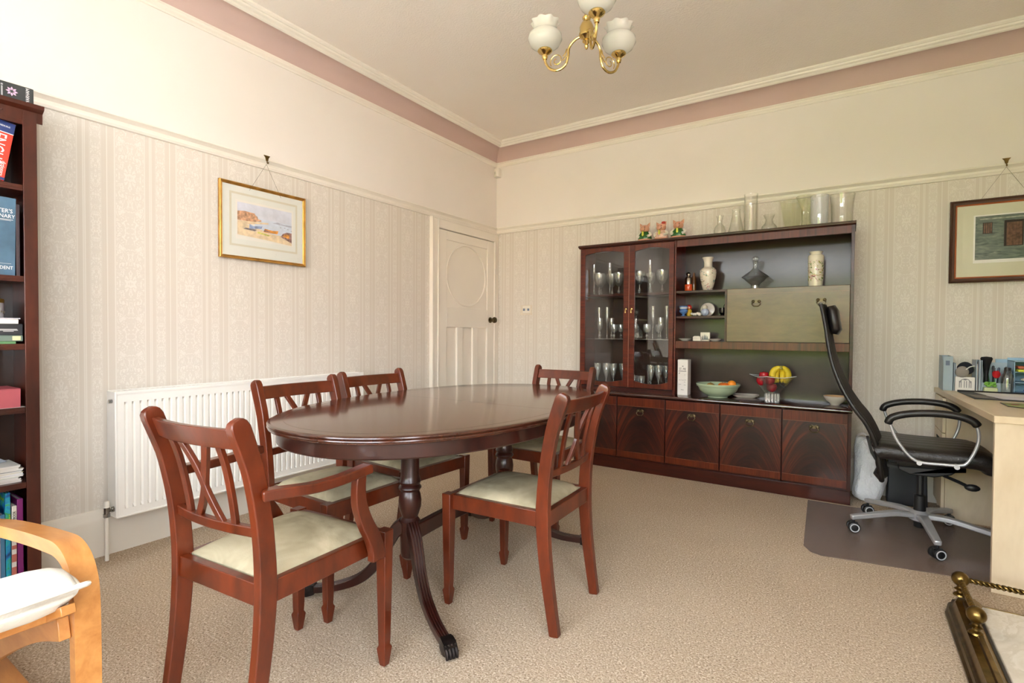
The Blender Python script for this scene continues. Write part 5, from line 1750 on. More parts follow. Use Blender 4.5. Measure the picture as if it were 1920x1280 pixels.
# carton on top
bx_ = thing('kit_box', 'black printed carton with a pink flower lying on top of the bookcase', 'box', (-2.79, .56, 1.9505), rz=R(0))
obj('carton', MB().box(-.09, .072, -.30, .128, .006, .072), C('carton_black', (54, 58, 60), .4), bx_, bevel=.002)
obj('red_edge', MB().box(-.09, .0726, -.30, .1286, 0, .0062), C('carton_red', (128, 50, 52), .5), bx_)
b = MB()
for k in range(8):
    a = 2 * PI * k / 8
    c1, s1_ = math.cos(a), math.sin(a)
    c2, s2_ = math.cos(a + .35), math.sin(a + .35)
    c3, s3_ = math.cos(a - .35), math.sin(a - .35)
    b.add([(.0724, .064 + .004 * c1, .040 + .004 * s1_), (.0724, .064 + .011 * c2, .040 + .011 * s2_), (.0724, .064 + .018 * c1, .040 + .018 * s1_), (.0724, .064 + .011 * c3, .040 + .011 * s3_)], [(0, 1, 2, 3)])
obj('flower_print', b, C('flower_pink', (226, 184, 214), .5), bx_, smooth=0)
b = MB()
for k in range(8):
    yy = .036 - k * .018
    b.box(.0721, .0726, yy - .0022, yy + .0022, .016 + .003 * (k % 3), .052)
    b.box(.0721, .0726, yy - .003, yy + .003, .055, .061)
obj('small_print', b, C('carton_print', (176, 178, 184), .5), bx_)
text_mesh('lettering', 'WARHAM', .0155, M['wprint'], bx_, frame_m((.0728, .110, .038), (0, 0, 1), (0, -1, 0)), xs=.85)

# ================================================================== BENTWOOD ARMCHAIR (left foreground)
pg = thing('bentwood_armchair', 'bent birch easy chair with off-white cushion in the left foreground', 'armchair', (-1.90, .12, 0))
ox, oy = 1.90, -.12


def frame_path():
    return smooth_path([(-2.42, .020), (-2.40, .018), (-2.1, .018), (-1.75, .018), (-1.56, .018), (-1.505, .032), (-1.490, .075), (-1.486, .20), (-1.487, .34), (-1.490, .43), (-1.500, .485), (-1.535, .525), (-1.595, .543), (-1.68, .538), (-1.85, .518), (-2.10, .482), (-2.38, .430)], 6)


for yy in (.458, -.170):
    fp = frame_path()
    obj('arm_frame', MB().sweep([(x_ + ox, yy + oy, z_) for x_, z_ in fp], rect(.050, .034), side=(0, 1, 0)), M['beech'], pg, smooth=40, bevel=.003)
for yy in (.421, -.133):
    obj('side_rail', MB().sweep([(x_ + ox, yy + oy, z_) for x_, z_ in smooth_path([(-1.496, .392), (-1.66, .335), (-1.88, .232), (-2.10, .115), (-2.24, .035)], 4)], rect(.022, .050), side=(0, 1, 0)), M['beech'], pg, smooth=40, bevel=.002)
for yy in (.388, -.100):
    obj('seat_frame', MB().sweep([(x_ + ox, yy + oy, z_) for x_, z_ in smooth_path([(-1.352, .494), (-1.42, .466), (-1.54, .412), (-1.80, .335), (-2.02, .268), (-2.14, .30), (-2.28, .52), (-2.44, .92)], 5)], rect(.026, .020), side=(0, 1, 0)), M['beech'], pg, smooth=40, bevel=.002)
obj('cross_bar', MB().box(-1.47 + ox, -1.44 + ox, -.12 + oy, .41 + oy, .443, .462), M['beech'], pg, bevel=.003)
obj('cross_bar', MB().box(-2.40 + ox, -2.36 + ox, -.15 + oy, .44 + oy, .41, .44), M['beech'], pg, bevel=.003)
cp_ = smooth_path([(-1.356, .530), (-1.42, .522), (-1.55, .478), (-1.75, .400), (-1.95, .330), (-2.06, .335), (-2.16, .42), (-2.27, .62), (-2.42, .98)], 5)
N_ = len(cp_)
CW = .545


def csec(i):
    th = .100 * min(1, .30 + i / 5.0) * (1 if i < N_ - 3 else .7)
    out = []
    for k in range(20):
        a = 2 * PI * k / 20
        c_, s_ = math.cos(a), math.sin(a)
        out.append((CW / 2 * math.copysign(abs(c_) ** .25, c_), th / 2 * math.copysign(abs(s_) ** .6, s_)))
    return out


def wob(p, amp=.006):
    return amp * mnoise.noise(Vector((p[0] * 9, p[1] * 9, p[2] * 9)))


b = MB().sweep([(x_ + ox, .135 + oy, z_) for x_, z_ in cp_], csec, side=(0, 1, 0))
b.v = [(p[0], p[1], p[2] + wob(p)) for p in b.v]
t = NT('off_white_canvas')
v = t.obj()
M['canvas'] = t.pbr(t.ramp(t.noise(v, 6, 3), [(.3, srgb(216, 212, 202)), (.7, srgb(226, 223, 214))]), .9, 0, t.bump(t.math('ADD', t.noise(v, 9, 3, .6, 1.0), t.math('MULTIPLY', t.noise(v, 300, 2), .15)), .35, .012), spec=.1)
cu_ = obj('cushion', b, M['canvas'], pg, smooth=70)
b = MB()
for sgn in (-1, 1):
    pth = [(x_ + ox, .135 + oy + sgn * (CW / 2 + .002), z_ + .020 * min(1, k_ / 6)) for k_, (x_, z_) in enumerate(cp_[1:])]
    b.tube(pth, .005, 8)
pth = smooth_path([(cp_[1][0] + ox, .135 + oy - CW / 2, cp_[1][1]), (cp_[0][0] + ox + .002, .135 + oy - CW / 2 + .008, cp_[0][1] + .004), (cp_[0][0] + ox + .004, .135 + oy, cp_[0][1] + .002), (cp_[0][0] + ox + .004, .135 + oy + CW / 2 - .006, cp_[0][1] + .006), (cp_[1][0] + ox, .135 + oy + CW / 2, cp_[1][1])], 6)
b.tube(pth, .0055, 8)
obj('piping', b, M['canvas'], cu_, smooth=70)

# ================================================================== DESK
dk_ = thing('desk', 'pale maple desk in the alcove with papers and holders on it', 'desk', (.9, 3.5, 0))
dx_, dy_ = -.9, -3.5
DH = .742
b = MB().prism([(.505 + dx_, 2.885 + dy_), (1.375 + dx_, 2.885 + dy_), (1.375 + dx_, 4.222 + dy_), (.452 + dx_, 4.222 + dy_)], DH - .030, DH, 'Z')
obj('desktop', b, M['desk_top'], dk_, bevel=.002)
obj('end_panel', MB().box(.510 + dx_, 1.36 + dx_, 2.895 + dy_, 2.921 + dy_, 0, DH - .030), M['desk'], dk_, bevel=.001)
obj('back_panel', MB().box(1.335 + dx_, 1.353 + dx_, 2.921 + dy_, 4.21 + dy_, .25, DH - .030), M['desk'], dk_)
obj('pedestal_side', MB().box(.475 + dx_, 1.334 + dx_, 3.885 + dy_, 3.903 + dy_, .0, DH - .030), M['desk'], dk_, bevel=.001)
obj('pedestal_side', MB().box(.475 + dx_, 1.334 + dx_, 4.19 + dy_, 4.208 + dy_, .0, DH - .030), M['desk'], dk_, bevel=.001)
for k, (z0_, z1_) in enumerate(((.06, .30), (.305, .50), (.505, .705))):
    d = obj('drawer', MB().box(.457 + dx_, .474 + dx_, 3.888 + dy_, 4.205 + dy_, z0_, z1_), M['desk'], dk_, bevel=.002)
    hz = z1_ - .045
    obj('handle_slot', MB().box(.4555 + dx_, .4572 + dx_, 3.98 + dy_, 4.10 + dy_, hz - .008, hz + .008), M['hole'], d)
DZ = DH + .0005
pd_ = thing('desk_pad', 'black-edged desk pad with white papers on it', 'desk pad', (.70, 3.70, DZ))
obj('mat', MB().prism([(-.17, .255), (.42, .255), (.45, -.16), (-.155, -.14)], 0, .004, 'Z'), M['blackp'], pd_, bevel=.001)
obj('raised_edge', MB().tube([(-.17, .255, .006), (.42, .255, .006)], .006, 8), M['blackp'], pd_)
for k, (lb, pts_, z_, c_) in enumerate((('large white sheet lying across the desk pad', [(-.10, .235), (.40, .235), (.42, -.06), (-.06, -.02)], .0046, (232, 232, 234)),
                                        ('second white sheet at the front edge of the desk pad', [(-.08, .04), (.43, .03), (.44, -.14), (-.04, -.125)], .0054, (222, 222, 230)),
                                        ('small grey card at the left corner of the desk pad', [(-.155, .06), (-.08, .04), (-.06, -.11), (-.145, -.11)], .0050, (120, 118, 114)))):
    e = thing('paper_sheet', lb, 'paper', (.70, 3.70, DZ + z_), group='papers on the desk pad')
    obj('sheet', MB().prism(pts_, 0, .0006, 'Z'), C('sheet%d' % k, c_, .6), e)
mp = thing('mouse_mat', 'green patterned mouse mat with a dark border', 'mouse mat', (.72, 3.33, DZ))
obj('base', MB().prism([(-.10, .10), (.16, .10), (.16, -.12), (-.02, -.12), (-.10, -.05)], 0, .003, 'Z'), M['blackp'], mp)
t = NT('mouse_mat_print')
M['mmat'] = t.pbr(t.ramp(t.noise(t.obj(), 16, 2), [(.42, srgb(150, 160, 96)), (.55, srgb(120, 140, 70)), (.62, srgb(150, 52, 40))]), .6)
obj('surface', MB().prism([(-.095, .096), (.156, .096), (.156, -.116), (-.018, -.116), (-.095, -.048)], .003, .0036, 'Z'), M['mmat'], mp)
ms = thing('computer_mouse', 'dark grey computer mouse on the green mat', 'mouse', (.745, 3.37, DZ + .0042), rz=R(70))
obj('shell', MB().lathe([(.030, 0), (.033, .006), (.031, .018), (.022, .030), (.0001, .036)], seg=24, sx=1.7, sy=1.0), C('mouse_grey', (58, 60, 64), .3), ms, smooth=60)
obj('wheel', MB().tube([(.018, -.003, .033), (.018, .003, .033)], .006, 10), M['blackp'], ms)
# magazine file (blue grey)
fh = thing('magazine_file', 'pale blue-grey upright magazine file at the far left end of the desk', 'magazine file', (.492, 4.10, DZ))
FG = C('file_blue_grey', (150, 168, 178), .45)
b = MB()
b.box(-.020, .022, -.09, -.087, 0, .045).box(-.020, .022, .085, .088, 0, .205).box(-.020, .022, -.09, .088, 0, .003)
obj('tray', b, FG, fh)
b = MB().prism([(-.09, 0), (.088, 0), (.088, .205), (-.03, .205), (-.09, .16)], -.022, -.019, 'X')
b.prism([(-.09, 0), (.088, 0), (.088, .205), (-.03, .205), (-.09, .16)], .020, .023, 'X')
objs('side', b, FG, fh)
b = MB().box(-.022, .023, -.0925, -.0895, 0, .205)
obj('front_label_panel', b, FG, fh, bevel=.001)
obj('finger_hole', MB().box(-.011, .008, -.0935, -.0926, .150, .178), C('file_hole', (96, 110, 130), .5), fh)
# letter rack with white print box and hats
lr = thing('letter_rack', 'clear and blue-grey letter rack full of upright papers', 'letter rack', (.570, 4.07, DZ))
b = MB()
for x_ in (-.050, -.044, .050, .062, .074):
    b.box(x_, x_ + .0025, -.06, .07, 0, .165 if x_ < 0 else .185)
b.box(-.052, .077, -.06, .07, 0, .003)
objs('divider', b, C('rack_blue', (172, 190, 204), .4), lr)
for k, (x_, h_, c_) in enumerate(((-.040, .150, (222, 224, 230)), (.053, .160, (224, 218, 214)), (.057, .172, (130, 128, 128)), (.067, .178, (214, 220, 230)))):
    e = thing('envelope', ('white envelope at the left of the letter rack', 'cream envelope in the middle slot of the letter rack', 'grey envelope behind the cream one in the letter rack', 'tall pale blue envelope in the right slot of the letter rack')[k], 'envelope', (.570 + x_, 4.07, DZ + .0035), group='envelopes in the letter rack')
    obj('sheet', MB().box(0, .003, -.055, .062, 0, h_), C('env%d' % k, c_, .6), e)
pb_ = thing('printed_box', 'small white box with a grey arched drawing in front of the letter rack', 'box', (.570, 4.005, DZ))
obj('carton', MB().box(-.045, .043, -.010, .010, 0, .085), M['paper'], pb_, bevel=.001)
b = MB()
yf = -.0104
for x_ in (-.028, -.020, -.006, .004, .016, .024):
    b.box(x_, x_ + .0035, yf, yf + .0004, .022, .062)
ar_ = [(-.026 * math.cos(PI * k / 12), .050 + .026 * math.sin(PI * k / 12)) for k in range(13)]
b.prism(ar_ + [(p[0] * .86, .050 + (p[1] - .050) * .84) for p in ar_[::-1]], yf, yf + .0004, 'Y')
b.box(-.008, .006, yf, yf + .0004, .066, .074)
obj('drawing', b, C('print_grey_soft', (132, 132, 138), .6), pb_, smooth=0)
ht = thing('cloth_hat', 'grey and black cloth cap stuffed into the letter rack', 'hat', (.570, 4.03, DZ + .100))
b = MB().sphere((.003, .0, .035), .036, 18, (1.05, .8, 1.1))
b.v = [(p[0] + wob(p, .012), p[1], p[2] + wob((p[1], p[0], p[2]), .012)) for p in b.v]
obj('black_part', b, C('navy_cloth', (34, 36, 46), .9), ht, smooth=70)
b = MB().sphere((-.012, -.030, .018), .027, 16, (1.1, .6, 1.2))
b.v = [(p[0] + wob(p, .010), p[1], p[2] + wob((p[1], p[0], p[2]), .010)) for p in b.v]
obj('grey_part', b, C('grey_cloth', (140, 134, 128), .9), ht, smooth=70)
obj('strap', MB().tube(smooth_path([(.0, -.05, .030), (.018, -.046, .046), (.040, -.034, .052)], 5), .003, 8), C('strap_white', (214, 214, 214), .7), ht)
# big black brush standing in a holder
cu_b = thing('desk_tidy', 'blue-grey desk tidy holding brushes and pens', 'desk tidy', (.690, 4.085, DZ))
b = MB().box(-.045, .085, -.055, .055, 0, .003)
for x_ in (-.045, .018, .082):
    b.box(x_, x_ + .003, -.055, .055, 0, .17 if x_ < 0 else .14)
b.box(-.045, .085, .052, .055, 0, .17).box(-.045, .085, -.055, -.052, 0, .055)
obj('tray', b, C('rack_blue', (172, 190, 204), .4), cu_b)
br = thing('black_brush', 'tall black brush with a wide flared head in the desk tidy', 'brush', (.674, 4.075, DZ + .004))
obj('handle', MB().lathe([(.010, 0), (.012, .02), (.010, .09), (.013, .12)], seg=16), M['blackp'], br)
obj('bristles', MB().lathe([(.013, .12), (.018, .155), (.028, .190), (.023, .199), (.0001, .202)], seg=24), C('bristle_black', (26, 24, 24), .9), br)
ps = [(-.010, .02, .150, (40, 110, 60), 'green pen', 'green'), (.004, .012, .150, (30, 30, 34), 'black marker', 'black'), (.016, .022, .140, (60, 70, 90), 'dark blue pen', 'blue'), (.030, .012, .148, (28, 28, 30), 'second black marker, rightmost in the desk tidy', 'b2')]
for k, (x_, y_, h_, c_, lb, kk) in enumerate(ps):
    e = thing('pen', lb + ' standing in the desk tidy' if 'tidy' not in lb else lb, 'pen', (.705 + x_, 4.07 + y_, DZ + .004), group='pens in the desk tidy')
    e.rotation_euler = (R(4), R(-8 + 6 * k), 0)
    obj('barrel', MB().lathe([(.004, 0), (.005, .005), (.005, h_ * .75)], seg=10), C('pen' + kk, c_, .35), e)
    obj('cap', MB().lathe([(.0058, h_ * .72), (.0058, h_ - .004), (.003, h_)], seg=10), C('pencap' + kk, tuple(min(255, q + 30) for q in c_), .35), e)
rs = thing('artificial_rose', 'small red artificial rose on a green stem in the desk tidy', 'flower', (.700, 4.04, DZ + .004))
obj('stem', MB().tube(smooth_path([(0, 0, 0), (.004, 0, .05), (.010, -.01, .085)], 4), .002, 6), C('stem_green', (70, 140, 60), .6), rs)
obj('petals', MB().lathe([(.002, .078), (.012, .084), (.017, .098), (.016, .112), (.010, .122), (.0001, .118)], (.010, -.012, 0), 14, wave=lambda i, a: .12 * math.cos(5 * a + i)), C('rose_red', (196, 26, 34), .6), rs)
pt_ = thing('small_planter', 'small pale green pot with bright green leaves at the front of the desk tidy', 'plant', (.682, 4.005, DZ))
obj('pot', MB().box(-.030, .030, -.016, .016, 0, .030), C('pot_pale_green', (206, 214, 168), .5), pt_, bevel=.004)
for k in range(9):
    a = 2 * PI * k / 9
    b = MB().sphere((.018 * math.cos(a), .008 * math.sin(a), .040 + .008 * (k % 3)), .011, 8, (1, .7, .7))
    obj('leaf', b, C('leaf_green', (120, 176, 74), .6), pt_)
gj = thing('glass_jar', 'clear glass bottle-shaped jar standing right of the pens', 'jar', (.752, 3.998, DZ))
obj('body', MB().lathe([(.024, 0), (.027, .004), (.028, .085), (.024, .108), (.014, .118), (.016, .126), (.020, .130)], seg=24), M['darkglass'], gj)
obj('lid', MB().lathe([(.015, .130), (.015, .148), (.0001, .150)], seg=18), C('jar_cap', (36, 36, 38), .4), gj)
sh = thing('desk_shelf_unit', 'pale blue stacking paper tray unit with open compartments at the right end', 'paper tray', (.880, 4.08, DZ))
b = MB()
b.box(-.098, -.095, -.07, .09, 0, .185).box(.095, .098, -.07, .09, 0, .185).box(-.098, .098, .088, .091, 0, .20)
for z_ in (0, .062, .122, .182):
    b.box(-.098, .098, -.07, .09, z_, z_ + .003)
obj('tray', b, C('tray_blue', (158, 190, 214), .4), sh)
obj('back_fin', MB().box(-.15, .098, .091, .094, 0, .190), C('tray_blue', (158, 190, 214), .4), sh)
for k, (z_, c_, lb) in enumerate(((.126, (206, 214, 70), 'lime green folder in the top compartment of the blue tray unit'), (.144, (190, 104, 70), 'orange brown folder lying on the lime green one in the blue tray unit'))):
    e = thing('paper_folder', lb, 'folder', (.880, 4.06, DZ + z_))
    obj('cover', MB().box(-.085, .088, -.120 + .05, .02, 0, .014), C('fold%d' % k, c_, .6), e, bevel=.002)
e = thing('white_cloth', 'crumpled white cloth in the middle compartment of the blue tray unit', 'cloth', (.875, 4.05, DZ + .0665))
b = MB().sphere((0, 0, .018), .026, 16, (2.2, 1.2, .6))
b.v = [(p[0] + wob(p, .01), p[1], max(0, p[2] + wob((p[1], p[0], p[2]), .01))) for p in b.v]
obj('fabric', b, C('cloth_white', (206, 200, 188), .9), e, smooth=70)
e = thing('blue_bag', 'small blue and purple pouch in the lowest compartment of the blue tray unit', 'pouch', (.880, 4.05, DZ + .0045))
b = MB().sphere((0, 0, .016), .022, 16, (2.2, 1.2, .6))
b.v = [(p[0] + wob(p, .01), p[1], max(0, p[2] + wob((p[1], p[0], p[2]), .008))) for p in b.v]
obj('fabric', b, C('pouch_purple', (74, 76, 150), .7), e, smooth=70)

# ================================================================== CHAIR MAT AND OFFICE CHAIR
cm = thing('chair_mat', 'smoky transparent plastic floor mat under the office chair', 'floor mat', (.4, 3.35, 0))
mm = [(-.612, .475), (-.582, -.355), (-.545, -.425), (-.50, -.445), (.40, -.30), (.50, -.27), (.62, .20), (.62, .50)]
t = NT('smoky_vinyl')
pb = t.n('BsdfPrincipled', Roughness=.22)
pb.inputs['Base Color'].default_value = srgb(150, 134, 126)
tr = t.n('BsdfTransparent', Color=(.84, .80, .78, 1))
bmp = t.bump(t.noise(t.obj(), 160, 2), .15, .002)
t.t.links.new(bmp, pb.inputs['Normal'])
mx = t.n('MixShader', i0=.42, i1=tr.outputs[0], i2=pb.outputs[0])
t.t.links.new(mx.outputs[0], t.out.inputs[0])
M['vinyl'] = t.m
obj('sheet', MB().prism(mm, .001, .004, 'Z'), M['vinyl'], cm, bevel=0)

oc = thing('office_chair', 'high-backed black leather office chair with silver arms and five-star base', 'office chair', (.325, 3.49, .0045))
hb = MB().lathe([(.030, .065), (.034, .075), (.036, .115), (.030, .125)], seg=24)
obj('hub', MB().lathe([(.030, .075), (.046, .085), (.048, .118), (.034, .130), (.030, .135)], seg=24), M['silver'], oc)
obj('gas_column', MB().lathe([(.024, .045), (.026, .05), (.027, .13), (.027, .215), (.016, .22), (.016, .33)], seg=20), M['blackp'], oc)
BR = .325
for ang in (205, 277, 349, 61, 133):
    a = R(ang)
    dv = Vector((math.cos(a), math.sin(a), 0))
    sdv = Vector((-math.sin(a), math.cos(a), 0))
    pth = smooth_path([(.035, .108), (.12, .112), (.24, .094), (BR + .012, .078)], 5)
    N_ = len(pth)
    lg = obj('base_leg', MB().sweep([(dv.x * r_, dv.y * r_, z_) for r_, z_ in pth], lambda i, N_=N_: rect(.050 - .020 * i / (N_ - 1), .026), side=sdv), M['silver'], oc, smooth=40, bevel=.006)
    c_ = dv * BR
    rot = Matrix.Rotation(R({205: -75, 277: -62, 349: -80, 61: -100, 133: -70}[ang]), 4, 'Z')
    b = MB()
    for s in (-1, 1):
        b.lathe([(.0001, s * .008), (.020, s * .008), (.0275, s * .011), (.0275, s * .024), (.022, s * .027)], (0, 0, .0275), 22, 'X')
    b.tube([(0, 0, .03), (0, 0, .075)], .007, 10)
    b.box(-.007, .007, -.02, .02, .030, .052)
    b.move(Matrix.Translation((c_.x, c_.y, 0)) @ rot)
    cs = obj('caster', b, M['blackp'], oc, smooth=35)
    b = MB()
    for s in (-1, 1):
        b.lathe([(.0225, s * .0262), (.0225, s * .0285), (.0175, s * .0285), (.0175, s * .0262)], (0, 0, .0275), 22, 'X', cap=False)
    b.move(Matrix.Translation((c_.x, c_.y, 0)) @ rot)
    obj('rim', b, M['rim'], cs)
# mechanism
b = MB().prism([(-.10, .37), (.17, .38), (.17, .40), (.12, .352), (.05, .330), (-.05, .330), (-.10, .352)], -.06, .06, 'Y')
obj('mechanism', b, M['blackp'], oc, bevel=.006)
b = MB().tube(smooth_path([(.09, -.05, .345), (.14, -.11, .335), (.175, -.15, .325)], 4), .008, 10)
b.sphere((.185, -.16, .325), .022, 12, (1.4, .7, .8))
obj('lever', b, M['blackp'], oc)
# seat
t = NT('ribbed_black_leather')
sp = t.n('SeparateXYZ', i0=t.n('TexCoord').outputs['Object'])
wv_ = t.math('SINE', t.math('MULTIPLY', sp.outputs['Y'], 85.0))
hgt_ = t.math('MULTIPLY_ADD', wv_, .5, t.noise(t.obj(), 70, 3))
M['ribleather'] = t.pbr(srgb(30, 25, 23), .38, 0, t.bump(hgt_, .35, .008))
spth = smooth_path([(-.205, .455), (-.17, .468), (-.06, .462), (.08, .462), (.20, .462), (.252, .440), (.268, .412)], 4)
N_ = len(spth)


def ssec(i):
    q = i / (N_ - 1)
    wd = .50 - .05 * q - (.05 if i == 0 else 0)
    th = .092 * (.55 if i == 0 else 1) * (.8 if i == N_ - 1 else 1)
    out = []
    for k in range(24):
        a = 2 * PI * k / 24
        c_, s_ = math.cos(a), math.sin(a)
        out.append((wd / 2 * math.copysign(abs(c_) ** .35, c_), th / 2 * math.copysign(abs(s_) ** .55, s_)))
    return out


obj('seat', MB().sweep([(x_, 0, z_) for x_, z_ in spth], ssec, side=(0, 1, 0)), M['ribleather'], oc, smooth=60)
# backrest shell
bp_ = smooth_path([(-.175, .305), (-.185, .38), (-.205, .50), (-.245, .60), (-.300, .68), (-.355, .78), (-.400, .90), (-.425, 1.02), (-.440, 1.12), (-.462, 1.235)], 4)
N_ = len(bp_)
sgn_b = 1


def bsec(i, th=.010, k=1.0):
    q = i / (N_ - 1)
    wd = (.40 + .07 * math.sin(min(1, q * 2.2) * PI / 2) - .17 * max(0, q - .45) / .55) * k
    if i == 0:
        wd *= .8
    bow = .035 * (1 - q * .5)
    top, bot = [], []
    for j in range(9):
        u_ = -1 + j / 4
        off = -bow * (1 - u_ * u_) * sgn_b
        top.append((u_ * wd / 2, off + th / 2))
        bot.append((u_ * wd / 2, off - th / 2))
    return top + bot[::-1]


obj('back_mesh', MB().sweep([(x_, 0, z_) for x_, z_ in bp_], lambda i: bsec(i, .008, .95), side=(0, 1, 0)), M['bmesh'], oc, smooth=50)
b = MB()
for s in (-1, 1):
    pts = []
    for i in range(N_):
        q = i / (N_ - 1)
        wd = (.40 + .07 * math.sin(min(1, q * 2.2) * PI / 2) - .17 * max(0, q - .45) / .55)
        if i == 0:
            wd *= .8
        pts.append((bp_[i][0] - .0, s * wd / 2, bp_[i][1]))
    b.tube(pts, lambda i: .013 - .003 * i / N_, 10)
b.tube([(pts[-1][0], -pts[-1][1], pts[-1][2]), (pts[-1][0] - .012, 0, pts[-1][2] + .006), pts[-1]], .010, 10)
b.tube([(pts[0][0], -pts[0][1], pts[0][2]), (pts[0][0] - .02, 0, pts[0][2] - .004), pts[0]], .011, 10)
obj('back_frame', b, M['leather'], oc, smooth=60)
b = MB().sweep([(-.455 + .005, 0, 1.075), (-.448 + .004, 0, 1.10), (-.452, 0, 1.15), (-.460, 0, 1.205), (-.466, 0, 1.232)], lambda i: [((.135 - (.02 if i in (0, 4) else 0)) * math.copysign(abs(math.cos(2 * PI * k / 20)) ** .4, math.cos(2 * PI * k / 20)), (.031 if 0 < i < 4 else .020) * math.copysign(abs(math.sin(2 * PI * k / 20)) ** .7, math.sin(2 * PI * k / 20))) for k in range(20)], side=(0, 1, 0))
b.v = [(p[0] + .050, p[1], p[2] - .004) for p in b.v]
obj('headrest', b, M['leather'], oc, smooth=60)
obj('back_bracket', MB().sweep([(-.02, 0, .365), (-.10, 0, .355), (-.185, 0, .365), (-.215, 0, .42), (-.235, 0, .50)], rect(.07, .014), side=(0, 1, 0)), M['blackp'], oc, smooth=50)
for s in (-1, 1):
    yy = s * .262
    pad = smooth_path([(-.158, .618), (-.142, .652), (-.070, .678), (.030, .688), (.115, .682), (.165, .664), (.186, .640)], 4)
    NP = len(pad)
    obj('arm_pad', MB().tube([(x_, yy, z_) for x_, z_ in pad], lambda i, NP=NP: .018 * (.7 if i in (0, NP - 1) else 1), 12), M['leather'], oc, smooth=60)
    fr = smooth_path([(-.150, .624), (-.125, .550), (-.080, .480), (-.045, .448), (-.010, .440), (.060, .442), (.120, .446), (.150, .462), (.180, .530), (.190, .590), (.182, .640)], 4)
    ft = obj('arm_frame', MB().tube([(x_, yy - s * .004, z_) for x_, z_ in fr], .0075, 10), M['silver'], oc, smooth=60)
    b = MB()
    for x_ in (-.030, .112):
        b.tube([(x_, yy - s * .03, .438), (x_, yy + s * .009, .438)], .011, 12)
    objs('bolt', b, M['silver'], ft)

# ================================================================== ON THE FLOOR BEHIND
bg_ = thing('plastic_bag', 'crumpled white plastic bag standing between the display unit and the office chair', 'bag', (.104, 4.04, 0))
b = MB().lathe([(.0001, .001), (.050, .003), (.068, .03), (.072, .10), (.069, .17), (.064, .24), (.060, .30), (.056, .34), (.048, .375), (.050, .40), (.040, .415), (.0001, .40)], seg=48, cap=False)
nv = []
for p in b.v:
    q = Vector((p[0] * 16, p[1] * 16, p[2] * 11))
    d_ = .026 * mnoise.noise(q) + .022 * abs(mnoise.noise(q * 2.3)) + .010 * mnoise.noise(q * 5)
    r_ = math.hypot(p[0], p[1]) + 1e-6
    lean = .02 * math.sin(p[2] * 9)
    nv.append((p[0] * 1.14 * (1 + d_ / max(r_, .03)) + lean, p[1] * (1 + d_ / max(r_, .03)), max(.001, p[2] + (.010 * mnoise.noise(q * 1.7) if p[2] > .02 else 0))))
b.v = nv
t = NT('thin_white_plastic')
M['bag'] = t.pbr(srgb(246, 248, 253), .35, 0, t.bump(t.noise(t.obj((1, 1, .6)), 34, 4, .65, 1.8), .8, .02))
bo = obj('body', b, M['bag'], bg_, smooth=60)
ss = bo.modifiers.new('sub', 'SUBSURF')
ss.levels = ss.render_levels = 1
b = MB()
for s in (-1, 1):
    b.sweep(smooth_path([(s * .03 - .01, 0, .36), (s * .05 - .01, -.01, .41), (s * .02, -.015, .435), (-s * .01, -.01, .40)], 4), rect(.03, .002), side=(0, 1, .3))
objs('handle', b, M['bag'], bg_, smooth=60)
bk_ = thing('black_bin', 'low dark box unit with a silver oval badge behind the office chair', 'bin', (.312, 4.13, 0))
obj('body', MB().prism([(-.100, 0), (.105, 0), (.098, .262), (-.094, .262)], -.075, .075, 'Y'), C('bin_navy_black', (26, 28, 34), .4), bk_, bevel=.006)
obj('lid', MB().box(-.098, .102, -.079, .079, .262, .280), C('bin_navy_black', (26, 28, 34), .4), bk_, bevel=.004)
obj('badge', MB().sphere((.020, -.0785, .218), .02, 16, (1.9, .15, .55)), C('badge_silver', (150, 154, 160), .3, metal=.8), bk_)

# ================================================================== HEARTH AND FENDER
hs = thing('marble_hearth', 'pale veined marble hearth slab inside the brass fender', 'hearth', (.71, 1.80, 0))
t = NT('pale_marble')
v = t.obj()
wv2 = t.noise(v, 3.0, 6, .6, 2.2)
vein = t.ramp(wv2, [(.40, srgb(224, 217, 203)), (.48, srgb(214, 206, 190)), (.52, srgb(230, 224, 212)), (.62, srgb(220, 212, 197)), (.70, srgb(232, 227, 216))])
M['marble'] = t.pbr(vein, .18, 0, None, .3)
obj('slab', MB().box(.425 - .71, BX - .71, .97 - 1.8, 2.645 - 1.8, 0, .030), M['marble'], hs, bevel=.004)
fe = thing('brass_fender', 'aged brass fireplace fender with ball finials and twisted rope rail', 'fender', (.37, 1.80, 0))
fx_, fy_ = -.37, -1.80
pf = [(.322, 0), (.322, .010), (.330, .016), (.333, .030), (.341, .034), (.348, .046), (.352, .058), (.372, .060), (.376, .066), (.390, .066), (.394, .058), (.404, .050), (.408, .030), (.418, .022), (.420, 0)]
n_ = len(pf)
V, Fc = [], []
# along Y, then a clipped 45 degree corner and a short return
rows = []
XC = .421
for (y_, clip) in ((.97, 0), (2.565, 0)):
    rows.append([(x_, y_, z_) for x_, z_ in pf])
rows.append([(x_ + (.030 if False else 0) + .5 * (XC - x_) * .0 + (.022), 2.665 - (x_ - .322) * .75, z_) for x_, z_ in pf])
rows.append([(.452 + .0 * x_, 2.690 - (x_ - .322) * .35, z_ * .35) for x_, z_ in pf])
rows.append([(BX, 2.690 - (x_ - .322) * .25, z_ * .3) for x_, z_ in pf])
V = [(p[0] + fx_, p[1] + fy_, p[2]) for r_ in rows for p in r_]
Fc = [(i * n_ + k, i * n_ + k + 1, (i + 1) * n_ + k + 1, (i + 1) * n_ + k) for i in range(len(rows) - 1) for k in range(n_ - 1)]
Fc += [tuple(range(n_)), tuple((len(rows) - 1) * n_ + k for k in range(n_))]
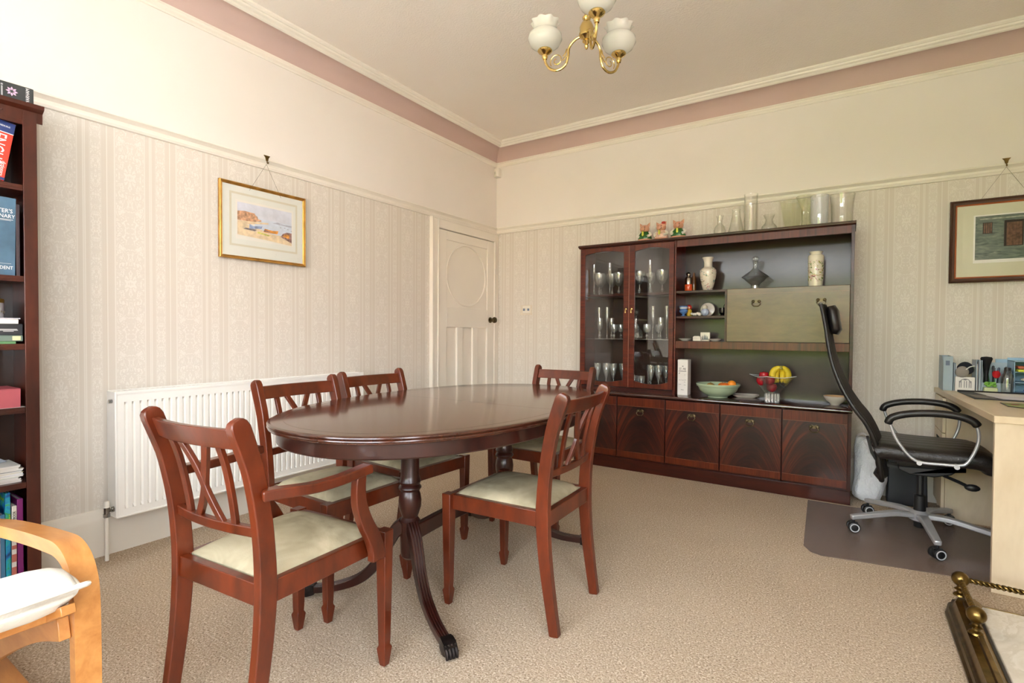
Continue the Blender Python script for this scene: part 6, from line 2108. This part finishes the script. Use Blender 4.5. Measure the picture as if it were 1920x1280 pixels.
obj('kerb', MB().add(V, Fc), M['aged'], fe, smooth=40)
for (x_, y_) in ((.374, 2.630), (.374, 2.322), (.374, 1.30), (.965, 2.655)):
    z0_ = .062 if x_ < .5 else .034
    b = MB().lathe([(.022, z0_), (.020, z0_ + .006), (.011, z0_ + .012), (.010, z0_ + .018), (.019, z0_ + .024), (.011, z0_ + .030), (.010, z0_ + .036), (.014, z0_ + .040)], (x_ + fx_, y_ + fy_, 0), 20)
    po = obj('post', b, M['aged'], fe)
    obj('ball_finial', MB().sphere((x_ + fx_, y_ + fy_, z0_ + .064), .028, 24), M['aged'], po, smooth=60)


def rope(p0, p1, r=.010, turns=None):
    p0, p1 = Vector(p0), Vector(p1)
    L = (p1 - p0).length
    turns = turns or L / .032
    d_ = (p1 - p0).normalized()
    u_ = d_.cross(Vector((0, 0, 1))).normalized()
    w_ = d_.cross(u_)
    b = MB()
    N__ = int(turns * 8)
    for s in (0, PI):
        pts_ = []
        for i in range(N__ + 1):
            q = i / N__
            a = 2 * PI * turns * q + s
            pts_.append(tuple(p0 + d_ * L * q + (u_ * math.cos(a) + w_ * math.sin(a)) * r * .55))
        b.tube(pts_, r * .56, 6)
    return b


obj('rope_rail', rope((.374 + fx_, 2.610 + fy_, .124), (.374 + fx_, 2.345 + fy_, .124)), M['aged'], fe, smooth=60)
obj('rope_rail', rope((.398 + fx_, 2.632 + fy_, .126), (.945 + fx_, 2.653 + fy_, .104)), M['aged'], fe, smooth=60)
# plain fire surround on the chimney breast, out of frame
fs = thing('fire_surround', 'plain pale fire surround on the chimney breast', 'fireplace', (BX - .02, 1.82, 0))
b = MB().box(-.05, .019, -.72, -.42, .031, 1.12).box(-.05, .019, .42, .72, .031, 1.12).box(-.05, .019, -.42, .42, .75, 1.12).box(-.10, .019, -.78, .78, 1.12, 1.17)
objs('surround', b, C('surround_cream', (222, 214, 198), .4), fs, bevel=.004)
obj('fireback', MB().box(.0, .019, -.42, .42, .031, .75), M['hole'], fs)
